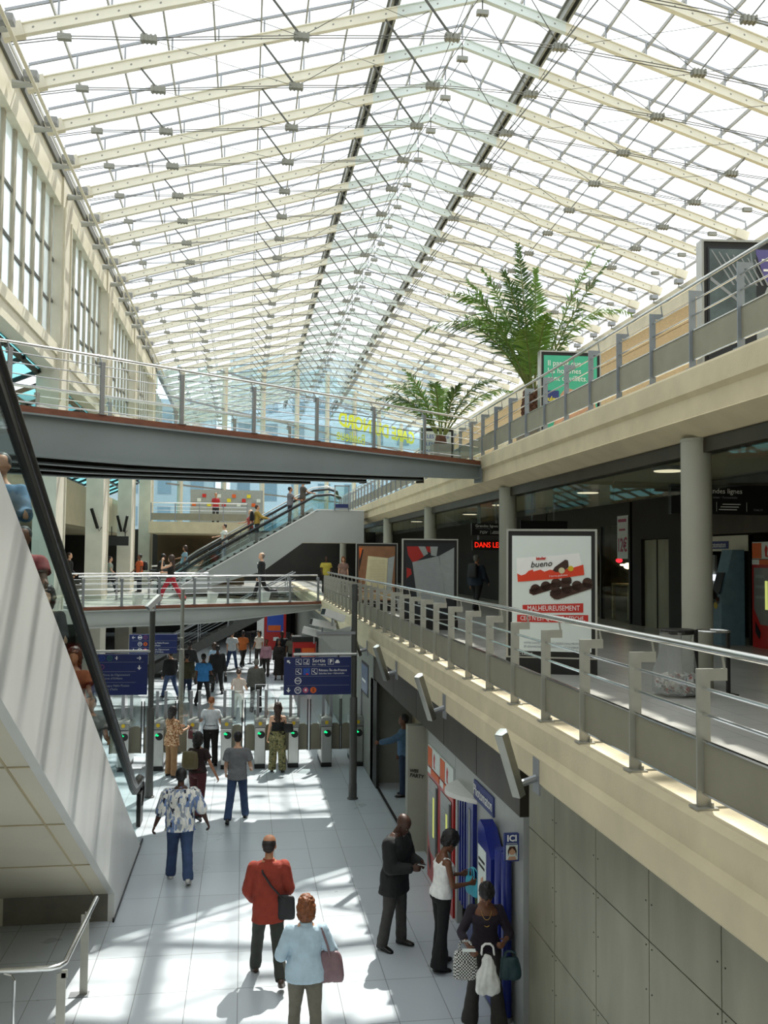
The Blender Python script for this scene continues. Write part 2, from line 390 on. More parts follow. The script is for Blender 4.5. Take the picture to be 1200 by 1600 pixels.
def make_truss():
    r = thing('roof_truss', 'x', 'roof truss', (0, 0, 0))
    for s in (-1, 1):
        xe = RX + s * 10.75
        b = MB(); a = V(rp(xe)); c = V(rp(RX + s * .04)); d = (c - a).normalized(); up = V((-d.z * 1, 0, d.x)) if d.x > 0 else V((d.z, 0, -d.x))
        b.bar(a, c, .07, .22, up); b.bar(a + up * .115, c + up * .115, .14, .025, up); b.bar(a - up * .115, c - up * .115, .14, .025, up)
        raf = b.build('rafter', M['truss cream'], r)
        MB().bar(a + d * -.05, a + d * .4, .2, .31, up).build('end_shoe', M['cream paint'], r)
        sp = MB().bar(V(rp(xe, .5)), V(rp(RX, .5)), .045, .06)
        for k in range(0, 11):
            x = RX + s * 10.75 * k / 10.; sp.bx(x - .02, x + .02, -.02, .02, roofz(x) + .1, roofz(x) + .47)
        sp.build('glazing_bar', M['steel grey'], r)
        nodes = [(xe - s * 1.2, roofz(xe - s * 1.2) - .33)]
        for xr, dx, dz in ((8.25, -.42, .5), (5.4, -.8, 1.0), (2.45, -1.2, 1.58)):
            p0 = V(rp(RX + s * xr, -.1)); p1 = V((RX + s * (xr + dx), 0, roofz(RX + s * xr) - dz - .1))
            MB().bar(p0 + V((0, .022, 0)), p1 + V((0, .022, 0)), .022, .03).bar(p0 + V((0, -.022, 0)), p1 + V((0, -.022, 0)), .022, .03).build('strut', M['rod grey'], r)
            q = MB().bx(p1.x - .17, p1.x + .17, -.07, .07, p1.z - .06, p1.z + .06)
            for t in range(4): q.bx(p1.x - .15 + t * .09, p1.x - .11 + t * .09, -.085, .085, p1.z - .075, p1.z + .075)
            q.build('clamp', M['cast grey'], r); nodes.append((p1.x, p1.z))
        MB().bx(nodes[0][0] - .14, nodes[0][0] + .14, -.06, .06, nodes[0][1] - .06, nodes[0][1] + .06).build('clamp', M['cast grey'], r)
        path = [(xe - s * .15, roofz(xe) - .2)] + nodes
        rd = MB()
        for (xa, za), (xb, zb) in zip(path[:-1], path[1:]):
            for t in (-.05, .05): rd.tube([(xa, t, za), (xb, t, zb)], .011, 5)
        # tie rods back up to the rafters, and wind bracing to the next truss
        rd.build('tie_rod', M['rod grey'], r)
        br = MB()
        br.tube([(nodes[2][0], 0, nodes[2][1]), (RX + s * 1.0, 0, roofz(RX + s * 1.0))], .009, 5)
        br.tube([(nodes[1][0], 0, nodes[1][1]), (nodes[2][0], DT, nodes[2][1])], .007, 5)
        br.tube([(nodes[3][0], 0, nodes[3][1]), (nodes[3][0], DT, nodes[3][1])], .009, 5)
        br.tube([(nodes[2][0], 0, nodes[2][1]), (nodes[3][0], DT, nodes[3][1])], .006, 5)
        br.build('bracing', M['rod grey'], r)
    MB().tube([(RX - 1.25, -.05, 16.79), (RX + 1.25, -.05, 16.79)], .011, 5).tube([(RX - 1.25, .05, 16.79), (RX + 1.25, .05, 16.79)], .011, 5).build('tie_rod', M['rod grey'], r)
    ap = V((RX, 0, ZR - .45))
    MB().bar((RX, 0, ZR), ap, .03, .03).tube([ap, (RX - 1.25, 0, 16.79)], .012, 5).tube([ap, (RX + 1.25, 0, 16.79)], .012, 5).build('king_post', M['rod grey'], r)
    MB().bx(RX - .15, RX + .15, -.07, .07, ap.z - .06, ap.z + .06).build('clamp', M['cast grey'], r)
    return r
tr0 = make_truss()
for k, y in enumerate(TY):
    o = tr0 if k == 0 else copy_tree(tr0)
    o.location = (0, y, 0); tag(o, f'cream steel roof truss with bolted rafters, {ORD[k]} from the near end', 'roof truss', 'roof trusses under the glass')

# ---------------- left glazed wall
pm('mullion taupe', '#A19C8A', .5, var=.06)
COLY = [10.9 + 8.65 * k for k in range(6)]
for k, y in enumerate(COLY):
    c = thing('concrete_column', f'tall pale concrete fin column of the left wall, {ORD[k]} from the near end', 'column', (XL, y - .7, 0), 0, 'columns along the left wall')
    MB().bx(-.62, 0, -.7, .7, 0, 15.9).build('shaft', M['pale concrete'], c)
    MB().bx(-.02, .05, -.62, -.5, 9.5, 15.0).bx(0, .04, .45, .52, 3.6, 14.9).build('downpipe', M['cream paint'], c)
structure(MB().bx(XL - .45, XL - .05, 2, 56, 15.0, 15.85).build('wall_left', M['cream paint']), 'eaves beam along the left wall')
structure(MB().bx(XL - .12, XL + .02, 2, 90, 15.85, 16.1).build('trim_7', M['rod grey']), 'dark gutter edge of the left eaves')
structure(MB().bx(XL - .55, XL - .1, 2, 56, 10.35, 10.75).bx(XL - .35, XL - .05, 2, 56, 10.75, 11.05).build('trim_8', M['cream paint']), 'heavy transom beam of the left wall')
for k in range(6):
    y0 = COLY[k] if k < 5 else COLY[5]; y1 = y0 + 7.25
    wdw = structure(MB().bx(XL - .27, XL - .25, y0, y1, 11.0, 15.05).build(f'window_{k+3}', M['wall glass']), f'tall glazed bay of the left wall')
    n = 7
    for i in range(n):
        y = y0 + (i + .5) * 7.25 / n
        MB().bx(XL - .27, XL - .19, y - .1, y + .1, 11.0, 15.05).build('mullion', M['mullion taupe'], wdw)
    tb = MB()
    for i in range(n + 1):
        ya = y0 + (i - .5) * 7.25 / n; yb = ya + 7.25 / n
        for z in (12.15 + (i % 3) * .12, 13.55 - (i % 2) * .12): tb.bx(XL - .28, XL - .22, max(y0, ya), min(y1, yb), z - .04, z + .04)
    tb.build('transom', M['rod grey'], wdw)
    can = structure(MB().add([(XL - .5, y0, 10.35), (XL - .5, y1, 10.35), (XL - 4.6, y1, 8.6), (XL - 4.6, y0, 8.6)], [(0, 1, 2, 3)]).build(f'window_{k+13}', M['cyan glass']), 'cyan glass roof of the side aisle')
    cb = MB()
    for i in range(5):
        y = y0 + i * 7.25 / 4; cb.bar((XL - .5, y, 10.3), (XL - 4.6, y, 8.55), .1, .12)
    for i in range(5):
        x = XL - .6 - i * 1.0; z = 10.3 - i * .43; cb.bx(x - .05, x + .05, y0, y1, z - .1, z + .02)
    cb.build('glazing_bar', M['dark metal'], can)
structure(MB().bx(XL - 4.8, XL - 4.6, 10, 56, 6.7, 8.65).build('wall_left_outer', M['wall grey']), 'grey outer wall of the side aisle')
# tube rail and lamps along the left eaves
structure(MB().tube([(-4.68, 10, 15.38), (-4.68, 54, 15.38)], .042, 10).build('trim_10', M['cream paint']), 'long cream service tube along the left eaves')
structure(MB().bx(-16, 17, -6.4, -6, 0, 19).build('wall_back_added', M['wall grey']), 'unseen wall added behind the viewer to block sky light')  # unseen; closes the continuing hall so sky light stays out
structure(MB().bx(-5.1, -4.9, -6, 19, 0, 9).build('wall_left_near', M['wall grey']), 'wall beyond the near escalator')
def make_flood():
    r = thing('floodlight', 'x', 'floodlight', (0, 0, 0))
    MB().tube([(-.5, 0, 0), (-.075, 0, 0)], [.1, .04], 8).build('bracket', M['beam paint'], r)
    MB().bx(-.26, .04, -.12, .12, .12, .3).build('lamp_head', M['steel grey'], r, bevel=.02)
    MB().tube([(-.12, 0, 0), (-.1, 0, .14)], .02, 6).build('stem', M['dark metal'], r)
    return r
fl = make_flood()
for k in range(16):
    o = fl if k == 0 else copy_tree(fl); y = TY[0] + DT * (k + .5)
    o.location = (-4.68, y, 15.46); tag(o, f'small grey floodlight on a cone bracket at the left eaves, {ORD[k]} from the near end', 'floodlight', 'floodlights along the left eaves')
# right eaves brackets
for k in range(14):
    o = copy_tree(fl); o.rotation_euler = (0, 0, PI); o.location = (16.0, 24.0 + DT * k, 15.5)
    tag(o, f'small grey floodlight at the right eaves, {ORD[k]} from the near end', 'floodlight', 'floodlights along the right eaves')

# ---------------- oblique glass end wall and the street behind
FA = math.atan2(29.9, 21.7)
fw = thing('glass_end_wall', 'pale blue glass end wall under the far gable with cream posts', 'glass wall', (-5.2, 55, 0), FA)
FL = math.hypot(29.9, 21.7)
def fx(s): return -5.2 + s * math.cos(FA)
pn = [(0, 6.9), (FL, 6.9), (FL, roofz(fx(FL)) + .4), ((RX + 5.2) / math.cos(FA), ZR + .4), (0, roofz(-5.2) + .4)]
MB().prism(pn, 'y', 0, .03).build('pane', M['facade glass'], fw)
for i in range(9):
    s = 2.2 + i * 4.25; MB().bx(s - .12, s + .12, -.15, .1, 6.9, roofz(fx(s)) + .2).build('post', M['cream paint'], fw)
q = MB()
for z in (9.4, 11.9, 14.6, 17.0):
    q.bx(1 if z < 16 else 5.5, FL - 1 if z < 16 else FL - 11, -.05, .06, z - .05, z + .05)
q.build('rail', M['steel grey'], fw)
text('GARE DU NORD', 1.5, fw, 27.3, 15.85, M['yellow letter'], y=-.3, mirror=True, sx=1.22, bold=.055, tilt=rad(0))
text('Banlieue', 1.25, fw, 22.5, 14.65, M['yellow letter'], y=-.3, mirror=True, sx=1.1, bold=.01)
# street building outside
def house(name, label, x0, x1, y, h, m, wm, cols, rows):
    b = thing(name, label, 'building', ((x0 + x1) / 2, y, -.02))
    wd = (x1 - x0) / 2
    MB().bx(-wd, wd, 0, 8, 0, h).build('wall', m, b)
    for i in range(cols):
        for j in range(rows):
            cx = -wd + (i + .5) * 2 * wd / cols; cz = h * (j + .5) / rows
            MB().bx(cx - .8, cx + .8, -.08, .02, cz - 1.2, cz + 1.2).build('window', wm, b)
    MB().bx(-wd - .3, wd + .3, -.4, 8, h, h + .6).build('cornice', m, b)
    return b
hm = pm('street facade', '#b9cdd6', .8); hw = pm('street window', '#6f8d9c', .4)
house('apartment_building', 'pale blue-grey street building seen through the middle of the far glass', -2, 26, 122, 31, hm, hw, 8, 8)
house('apartment_building', 'darker street building at the left edge of the far glass', -36, -4, 118, 24, pm('street facade dark', '#9fb3bb', .8), hw, 8, 6)
house('apartment_building', 'low street building at the right edge of the far glass', 28, 64, 120, 20, hm, hw, 8, 5)
# ------------------------------------------------------------------ railings, bridges, escalators, gates
def make_guardrail(name, label, loc, rz, n, sp, hp, hh, first=0, postmat='rail post'):
    """gallery guard rail of flat flagged posts; local y runs along it, x points inboard"""
    r = thing(name, label, 'railing', loc, rz)
    p = MB().bx(-.045, .045, -.008, .008, .01, hp).bx(.045, .16, -.008, .008, hp - .075, hp)
    p.bx(-.07, .07, -.06, .06, 0, .012).tube([(.04, -.03, .012), (.04, -.03, .04)], .012, 6).bx(.07, .2, -.012, .0, .0, .012)
    p.tube([(.155, 0, hp - .06), (.13, 0, hh - .02)], .009, 6)
    L = n * sp
    po = p.build('post', M[postmat], r); po.location = (0, first, 0)
    for k in range(1, n):
        c = po.copy(); COL.objects.link(c); c.parent = r; c.location = (0, first + k * sp, 0)
    a, b = first - sp, first + (n - 1) * sp + .3
    MB().tube([(.12, a, hh), (.12, b, hh)], .027, 12).build('handrail', M['chrome'], r, smooth=True)
    for z in (hp * .86, hp * .675):
        MB().tube([(.0, a, z), (.0, b, z)], .012, 8).build('rail', M['chrome'], r)
    pnl = MB(); hem = MB()
    for k in range(-1, n):
        y0 = first + k * sp + .015; y1 = first + (k + 1) * sp - .015
        if k == n - 1: y1 = y0 + .25
        pnl.bx(-.004, .004, y0, y1, hp * .115, hp * .49); hem.bx(-.014, .014, y0, y1, hp * .475, hp * .49).bx(-.008, .008, y0, y1, hp * .1, hp * .115)
    for i, (q, mm, nm) in enumerate(((pnl, 'mesh panel', 'mesh'), (hem, 'chrome', 'mesh_frame'))): q.build(nm, M[mm], r)
    return r
make_guardrail('gallery_railing', 'steel railing with flagged posts and mesh panels along the middle gallery edge', (2.84, 0, 3.66), 0, 32, 1.018, .86, .965, 1.40)
make_guardrail('gallery_railing', 'steel railing with flagged posts along the upper gallery edge above the columns', (5.70, 0, 7.66), 0, 48, 1.19, 1.03, 1.17, .48, 'rail post blue grey')

def footbridge(name, label, A, ang, L, width, depth, kerb, postS, hrz, rails, pz, gmat, ng, left_ext=0):
    r = thing(name, label, 'footbridge', A, ang)
    off = [i * (width - .25) / (ng - 1) for i in range(ng)]
    for i, o in enumerate(off):
        ln = L - o * math.tan(ang)
        pts = [(s, -depth(s)) for s in [left_ext + (ln - left_ext) * k / 14 for k in range(15)]]
        g = MB().prism([(left_ext, 0)] + pts + [(ln, 0)], 'y', o - .02, o + .02)
        fg = MB()
        for (sa, za), (sb, zb) in zip(pts[:-1], pts[1:]): fg.bar((sa, o, za), (sb, o, zb), .24, .03)
        fg.build('flange', M[gmat], r)
        g.bx(left_ext, ln, o - .12, o + .12, -.03, 0)
        if i == 0 or True: g.bx(ln - .03, ln, o - .12, o + .12, -.42 if ng == 4 else -.25, 0)
        g.build('girder', M[gmat if i == 0 else 'dark bronze'], r)  # inner girders painted dark for the shade they stand in
    tn = math.tan(ang)
    MB().add([(left_ext, .05, .0), (L - .05 * tn, .05, .0), (L - width * tn, width, 0), (left_ext, width, 0), (left_ext, .05, .09), (L - .05 * tn, .05, .09), (L - width * tn, width, .09), (left_ext, width, .09)],
             [(3, 2, 1, 0), (4, 5, 6, 7), (0, 1, 5, 4), (1, 2, 6, 5), (2, 3, 7, 6), (3, 0, 4, 7)]).build('deck', M['upper floor tile'], r)
    MB().prism([(left_ext, .06), (L - .06 * tn - .05, .06), (L - (width - .3) * tn, width - .3), (left_ext, width - .3)], 'z', -.1, -.02).build('soffit', M['dark bronze'], r)  # dark sheet added below the deck to paint its shaded underside
    q = MB(); q.bx(left_ext, L, -.06, .03, 0.01, kerb).build('kerb_board', M['kerb wood'], r)
    p0 = None
    for sd, yy in ((0, -.03), (1, width - .06)):
        ex = -yy * tn if sd else 0
        for s in postS:
            if sd and s + ex < left_ext: continue
            if p0 is None:
                p0 = MB().bx(-.035, .035, -.02, .02, .01, pz).bx(-.07, .07, -.05, .05, kerb, kerb + .012).tube([(.0, .02, pz - .03), (.0, .1, hrz - .03)], .012, 6).bx(-.05, .05, 0, .06, pz - .09, pz).build('post', M['steel grey'], r); p0.location = (s, yy, 0)
            else:
                c = p0.copy(); COL.objects.link(c); c.parent = r; c.location = (s + ex, yy, 0)
        MB().tube([(left_ext, yy + .1, hrz), (L + ex - .1, yy + .1, hrz)], .026, 10).build('handrail', M['chrome'], r, smooth=True)
        for z in rails: MB().tube([(left_ext, yy, z), (L + ex, yy, z)], .01, 6).build('rail', M['chrome'], r)
        if sd == 0: MB().bx(left_ext, L, yy - .003, yy + .003, rails[-1], rails[-2]).build('glass_panel', M['clear glass'], r)
    return r
UA = math.atan2(6.41, 8.89)
ub = footbridge('footbridge', 'oblique grey steel upper footbridge with brown kerb boards crossing the hall', (-6.2, 13.28, 7.42), UA, 14.5, 3.7,
                lambda s: .30 + .36 * max(0, min(1, (14.6 - s) / 9)) ** .9, .11, [.0, 1.55, 3.1, 4.66, 6.2, 7.79, 9.36, 10.96, 12.55, 14.2], 1.11, [.93, .77, .6, .44, .17], 1.0, 'girder paint', 4)
LA = math.atan2(4.05, 7.55)
lb = footbridge('footbridge', 'lower grey footbridge with brown kerb boards behind the ticket gates', (-4.9, 29.0, 3.5), LA, 8.62, 4.2,
                lambda s: .1 + .42 * max(0, min(1, (9.0 - s) / 5)) ** .8, .1, [.12, 1.32, 2.54, 3.75, 4.95, 6.15, 7.34, 8.5], 1.02, [.82, .64, .46, .12], .95, 'beam paint', 3)
for i, s in enumerate((2.0, 4.6, 6.6)):
    c, sn = math.cos(LA), math.sin(LA); px, py = -4.9 + s * c - .45 * sn, 29.0 + s * sn + .45 * c
    t = thing('deck_uplight', f'white wedge-shaped uplight on the lower footbridge deck, {ORD[i]} from the left', 'uplight', (px, py, 3.592), LA, 'deck uplights of the lower footbridge')
    MB().prism([(-.1, 0), (.1, 0), (.2, .32), (-.12, .42)], 'y', -.1, .1).build('housing', M['white paint'], t); MB().prism([(.19, .325), (-.12, .425), (-.12, .432), (.2, .333)], 'y', -.09, .09).build('lens', M['poster white'], t)

for i, s in enumerate((3.9, 5.4, 6.9, 8.5)):
    c, sn = math.cos(UA), math.sin(UA); px, py = -6.2 + s * c - .5 * sn, 13.28 + s * sn + .5 * c
    t = thing('deck_uplight', f'small white uplight on the upper footbridge deck, {ORD[i]} from the left', 'uplight', (px, py, 7.512), UA, 'deck uplights of the upper footbridge')
    MB().prism([(-.06, 0), (.06, 0), (.1, .1), (-.1, .14)], 'y', -.06, .06).build('housing', M['white paint'], t); MB().prism([(.095, .102), (-.095, .142), (-.095, .148), (.095, .108)], 'y', -.05, .05).build('lens', M['poster white'], t)

# ---- near escalator, rising toward the camera on the left
ES = .565
def ez(y): return ES * (17.25 - y)
e1 = thing('escalator', 'pale clad escalator with black handrails rising along the left side of the concourse', 'escalator', (-2.4, 17.5, 0))
def EL(y): return y - 17.5
def side(x0, x1, nm, m, par, off=0):
    return MB().prism([(EL(17.5), 0), (EL(13.85), 0), (EL(13.85), .38), (EL(3), .38 + ES * 10.85), (EL(3), ez(3)), (EL(17.2), .03), (EL(17.5), .02)], 'x', x0 + 2.4, x1 + 2.4).build(nm, m, par)
side(-1.84, -1.75, 'cladding', pm('cladding grey', '#D6D6D2', .32, .15, var=.05, scale=1.5, stretch=(1, 1, .2)), e1)
side(-3.35, -3.26, 'cladding', M['cladding cream'], e1)
MB().prism([(EL(13.9), 0.05), (EL(13.9), .36), (EL(3), .36 + ES * 10.9), (EL(3), .5 + ES * 10.9), (EL(13.95), .5), (EL(13.95), .05)], 'x', -4.6 + 2.4, -1.84 + 2.4).build('soffit', M['cladding cream'], e1)
seam = MB()
for k in range(1, 7):
    y = 13.9 - k * 1.75; z = .355 + ES * (13.9 - y); seam.bar((-4.6 + 2.4, EL(y), z - .002), (-1.84 + 2.4, EL(y), z - .002), .012, .012)
for x in (-2.04, -1.845 - .2, -3.9): seam.bar((x + 2.4, EL(13.9), .352), (x + 2.4, EL(3), .352 + ES * 10.9), .012, .016)
seam.build('joint_line', M['wall beige'], e1)
MB().bx(-4.6 + 2.4, -1.76 + 2.4, EL(13.86), EL(13.9), 0, .38).build('end_panel', M['end shade grey'], e1)
MB().bx(-.665 + 1.3, .66, EL(13.8), EL(17.6), 0, .05).build('skirting', M['dark metal'], e1)
for x in (-1.93, -3.17):
    gp = [(EL(17.8), .05), (EL(3), ez(3)), (EL(3), ez(3) + 1.12), (EL(17.0), ez(17.0) + 1.0), (EL(17.7), .88), (EL(18.6), .84), (EL(18.6), .05)]
    MB().prism(gp, 'x', x + 2.4 - .006, x + 2.4 + .006).build('glass_panel', M['escalator glass'], e1)
    path = [(x + 2.4, EL(3), ez(3) + 1.19)] + [(x + 2.4, EL(y), ez(y) + 1.19) for y in (6, 9, 12, 15, 16.8)] + [(x + 2.4, EL(17.3), 1.16), (x + 2.4, EL(17.75), .96), (x + 2.4, EL(18.2), .91), (x + 2.4, EL(18.6), .90), (x + 2.4, EL(18.85), .82), (x + 2.4, EL(18.95), .68), (x + 2.4, EL(18.9), .5), (x + 2.4, EL(18.7), .38)]
    MB().tube(path, .072, 10).build('handrail', M['rubber'], e1, smooth=True)
    q = MB()
    for a, b in zip(path[:-1], path[1:]): q.bar((a[0], a[1], a[2] - .11), (b[0], b[1], b[2] - .11), .07, .11)
    q.build('handrail_guide', M['dark metal'], e1)
    MB().bx(x + 2.4 - .04, x + 2.4 + .04, EL(18.5), EL(18.95), 0, .62).build('newel', M['dark metal'], e1)
MB().bar((-1.86 + 2.4, EL(17.2), .06), (-1.86 + 2.4, EL(3), ez(3) + .02), .16, .05).build('deck_trim', M['brushed steel'], e1)
MB().bar((-3.24 + 2.4, EL(17.2), .06), (-3.24 + 2.4, EL(3), ez(3) + .02), .16, .05).build('deck_trim', M['brushed steel'], e1)
st = MB()
y = 17.6
while y > 3:
    y2 = y - .4; z = max(.01, ez(y2) - .12); st.bx(-3.14 + 2.4, -1.96 + 2.4, EL(y2), EL(y), z - .25, z); y = y2
st.build('steps', M['dark metal'], e1)

# ---- far escalator, rising to the right
e2 = thing('escalator', 'grey sided escalator with black handrails rising to the right in the far hall', 'escalator', (-3.7, 42.6, 3.5))
def e2z(x): return max(0, min(3.82, (x - .3) * .575))
W2 = 2.3
sidep = [(-.3, 0), (1.2, 0), (4.55, 1.0), (6.35, 2.32), (9.15, 2.32), (9.15, 3.78), (7.2, 3.82), (6.8, 3.70), (.6, .12), (-.3, .12)]
MB().prism(sidep, 'y', 0, .12).build('cladding', pm('far cladding', '#A9ACA9', .5, .1, var=.05, scale=.8), e2)
MB().prism(sidep, 'y', W2 - .12, W2).build('cladding', M['far cladding'], e2)
MB().prism([(4.55, 1.0), (6.35, 2.32), (9.15, 2.32), (9.15, 2.42), (6.3, 2.42), (4.5, 1.1)], 'y', .1, W2 - .1).build('soffit', M['soffit'], e2)
MB().bar((.6, .06, .14), (6.95, .06, 3.82), .16, .06).bar((6.95, .06, 3.84), (9.15, .06, 3.82), .16, .05).build('deck_trim', M['white paint'], e2)
MB().bar((.4, .95, .2), (6.85, .95, 3.9), .28, .14).build('inner_skirt', M['white paint'], e2)
st = MB()
for k in range(22):
    x = .5 + k * .3; z = e2z(x + .3); st.bx(x, x + .3, .13, 1.0, z - .25, z - .04)
for k in range(22):
    x = .5 + k * .3; z = e2z(x + .3); st.bx(x, x + .3, 1.36, 2.1, z - .25, z - .04)
st.build('steps', M['dark metal'], e2)
MB().bx(7.0, 9.15, .1, W2, 3.72, 3.8).build('landing', M['upper floor tile'], e2)
for yy, ho in ((.2, -.3), (1.3, .02), (2.15, .12)):
    pth = [(-.6, yy, .95 + ho), (.5, yy, 1.0 + ho)] + [(x, yy, e2z(x) + 1.0 + ho) for x in (1.5, 3, 4.5, 6)] + [(6.9, yy, 4.78 + ho), (7.6, yy, 4.86 + ho), (8.0, yy, 4.74 + ho), (8.1, yy, 4.4)]
    if yy > 2:
        MB().tube([(p[0], p[1], p[2] + .1) for p in pth], .035, 8).build('handrail', M['chrome'], e2, smooth=True)
        for d in (.25, .45, .65): MB().tube([(p[0], p[1], p[2] - d) for p in pth[:-2]], .018, 6).build('rail', M['chrome'], e2)
        q = MB()
        for x in (.5, 2, 3.5, 5, 6.5): q.tube([(x, yy, e2z(x)), (x, yy, e2z(x) + 1.0)], .02, 6)
        q.build('baluster_frame', M['chrome'], e2)
    else:
        MB().tube(pth, .06, 8).build('handrail', M['rubber'], e2, smooth=True)
        MB().prism([(-.3, .12), (.5, .15), (6.9, 3.85), (8.0, 3.85), (8.0, 4.68 + ho), (7.3, 4.8 + ho), (6.8, 4.68 + ho), (.4, .9 + ho), (-.3, .9 + ho)], 'y', yy - .006, yy + .006).build('glass_panel', M['escalator glass'], e2)
# landing guard at its top
lg = thing('landing_gate', 'small steel and blue guard gate at the head of the far escalator', 'gate', (4.4, 42.5, 7.27))
MB().bx(-.35, -.3, 0, .05, 0, 1.2).bx(.3, .35, 0, .05, 0, 1.2).bx(-.35, .35, 0, .05, 1.15, 1.2).bx(-.35, .35, 0, .05, .1, .16).build('frame', M['steel grey'], lg)
MB().bx(-.3, .3, .01, .04, .16, .34).build('panel', M['sign blue'], lg); MB().bx(-.3, .3, .02, .03, .34, 1.15).build('glass_panel', M['clear glass'], lg)
# railing of the far cross gallery
cr = thing('gallery_railing', 'thin steel railing on the far cross gallery above the escalator foot', 'railing', (-4.9, 50.05, 6.95))
q = MB()
MB().tube([(0, 0, 1.0), (5, 0, 1.0)], .03, 8).build('handrail', M['chrome'], cr)
for k in range(5):
    q = MB().bx(k * 1.25 - .03, k * 1.25 + .03, -.02, .02, 0, 1).build('post', M['steel grey'], cr)
for z in (.8, .6): MB().tube([(0, 0, z), (5, 0, z)], .014, 6).build('rail', M['chrome'], cr)
MB().bx(0, 5, -.005, .005, .08, .45).build('mesh', M['mesh panel'], cr)

# ---- dark stair of the lower hall
sr = thing('staircase', 'dark open metal staircase climbing to the right beyond the ticket gates', 'staircase', (-4.4, 40.4, 0))
st = MB()
for k in range(20):
    x = k * .33; z = .175 * (k + 1); st.bx(x, x + .36, 0, 2.0, z - .05, z)
st.build('treads', M['dark metal'], sr)
for yy in (0, 2.0):
    MB().bar((0, yy, .0), (6.6, yy, 3.45), .09, .38).build('stringer', M['pole dark'], sr)
    MB().tube([(0, yy, 1.0), (6.6, yy, 4.5)], .03, 8).build('handrail', M['steel grey'], sr)
    for d in (.3, .55): MB().tube([(0, yy, 1.0 - d), (6.6, yy, 4.5 - d)], .014, 6).build('rail', M['steel grey'], sr)
    for k in range(6): MB().bx(k * 1.25 - .02, k * 1.25 + .02, yy - .02, yy + .02, .66 * k, 1.0 + .66 * k).build('baluster', M['steel grey'], sr)

# ---- ticket gates
def make_gate(lw=True, rw=True):
    r = thing('ticket_gate', 'x', 'ticket gate', (0, 0, 0))
    MB().bx(-.135, .135, 0, 1.15, .1, .98).build('cabinet', M['brushed steel'], r, bevel=.02)
    MB().bx(-.13, .13, .01, 1.14, 0, .1).build('plinth', M['black'], r)
    MB().prism([(-.01, .99), (-.01, 1.13), (.05, 1.2), (.5, 1.2), (1.15, 1.08), (1.15, .98)], 'x', -.14, .14).build('hood', M['machine grey'], r, bevel=.015)
    MB().disc((0, 1.09), .045, y=-.016, h=.008).build('reader', M['yellow disc'], r)
    MB().disc((.03, .82), .088, y=-.006, h=.008).build('ticket_slot', M['black'], r)
    MB().poly([(-.07, .86), (-.02, .9), (-.02, .88), (.03, .85), (-.01, .82), (-.02, .84), (-.05, .83)], y=-.012).build('arrow', M['led green'], r)
    for x in (-.06, .14): MB().bx(x - .035, x + .035, .34, .42, 1.15, 1.86).build('upright', M['steel grey'], r)
    for sgn, on in ((-1, lw), (1, rw)):
        if not on: continue
        a = [(.04 * sgn, 1.86), (.12 * sgn, 1.86), (.24 * sgn, 1.80), (.33 * sgn, 1.70), (.385 * sgn, 1.6), (.385 * sgn, .34), (.04 * sgn, .34)]
        MB().prism(a, 'y', .45, .462).build('wing', M['clear glass'], r)
        MB().bx(min(.385 * sgn, .36 * sgn), max(.385 * sgn, .36 * sgn), .44, .47, .34, 1.6).build('edge_strip', M['black'], r)
        MB().prism([(.12 * sgn, .35), (.36 * sgn, .35), (.36 * sgn, .96), (.30 * sgn, 1.0), (.2 * sgn, 1.0), (.14 * sgn, .97)], 'y', .435, .448).build('lower_panel', M['mesh panel'], r)
    return r
g0 = make_gate(); g1 = None
who = ['leftmost in the row, half behind the escalator handrail', 'second from the left, behind the dark pole', 'third from the left, beside the woman in the flowered blouse', 'fourth from the left, right of the woman in the white top',
       'fifth from the left, left of the woman in camouflage trousers', 'sixth from the left, right of the woman in camouflage trousers', 'seventh from the left, under the blue Sortie sign', 'rightmost, against the side wall behind the dark pole']
for k in range(8):
    if k == 7: o = make_gate(True, False)
    elif k == 2: o = make_gate(True, False)
    elif k == 3: o = make_gate(False, True)
    else: o = g0 if k == 0 else copy_tree(g0)
    o.location = (-2.81 + .815 * k if k < 7 else 2.86, 23.15, 0); tag(o, 'steel ticket gate, ' + who[k], 'ticket gate', 'ticket gates across the concourse')

# ---- poles, signs, cameras
def pole(label, x, y, h, r, m, split=1.9):
    t = thing('sign_pole', label, 'pole', (x, y, 0))
    MB().lathe([(r * 1.9, 0), (r * 1.9, .02), (r * 1.45, .03), (r * 1.45, .32), (r * 1.4, .33)], 16).build('base', M['pole dark'], t)
    MB().lathe([(r * 1.35, .3), (r * 1.35, split), (r * 1.05, split + .02)], 14).build('lower_shaft', M[m], t, smooth=True)
    MB().lathe([(r, split), (r, h), (r * .3, h + .01)], 14).build('upper_shaft', M[m], t, smooth=True); return t
pole('dark grey pole with a camera on top beside the escalator foot', -1.95, 20.72, 3.98, .062, 'pole dark')
pole('dark grey pole carrying the blue Sortie sign on the right', 2.38, 20.09, 4.6, .062, 'pole dark', 2.15)
pole('slim pale pole beyond the gates in front of the small blue sign', -1.60, 25.2, 4.3, .05, 'pole light', 2.7)
def camera_unit(label, loc, rz, tilt, s=1.0):
    t = thing('surveillance_camera', label, 'camera', loc, rz)
    R = Matrix.Rotation(tilt, 3, 'X'); q = MB()
    b = MB().bx(-.06 * s, .06 * s, -.2 * s, .2 * s, 0, .11 * s); b.v = [tuple(R @ V(v)) for v in b.v]; b.build('housing', M['white paint'], t)
    b = MB().bx(-.05 * s, .05 * s, -.205 * s, -.198 * s, .01 * s, .1 * s); b.v = [tuple(R @ V(v)) for v in b.v]; b.build('lens', M['black'], t)
    MB().tube([(0, 0, -.12 * s), (0, 0, .02)], .02, 6).build('bracket', M['steel grey'], t); return t
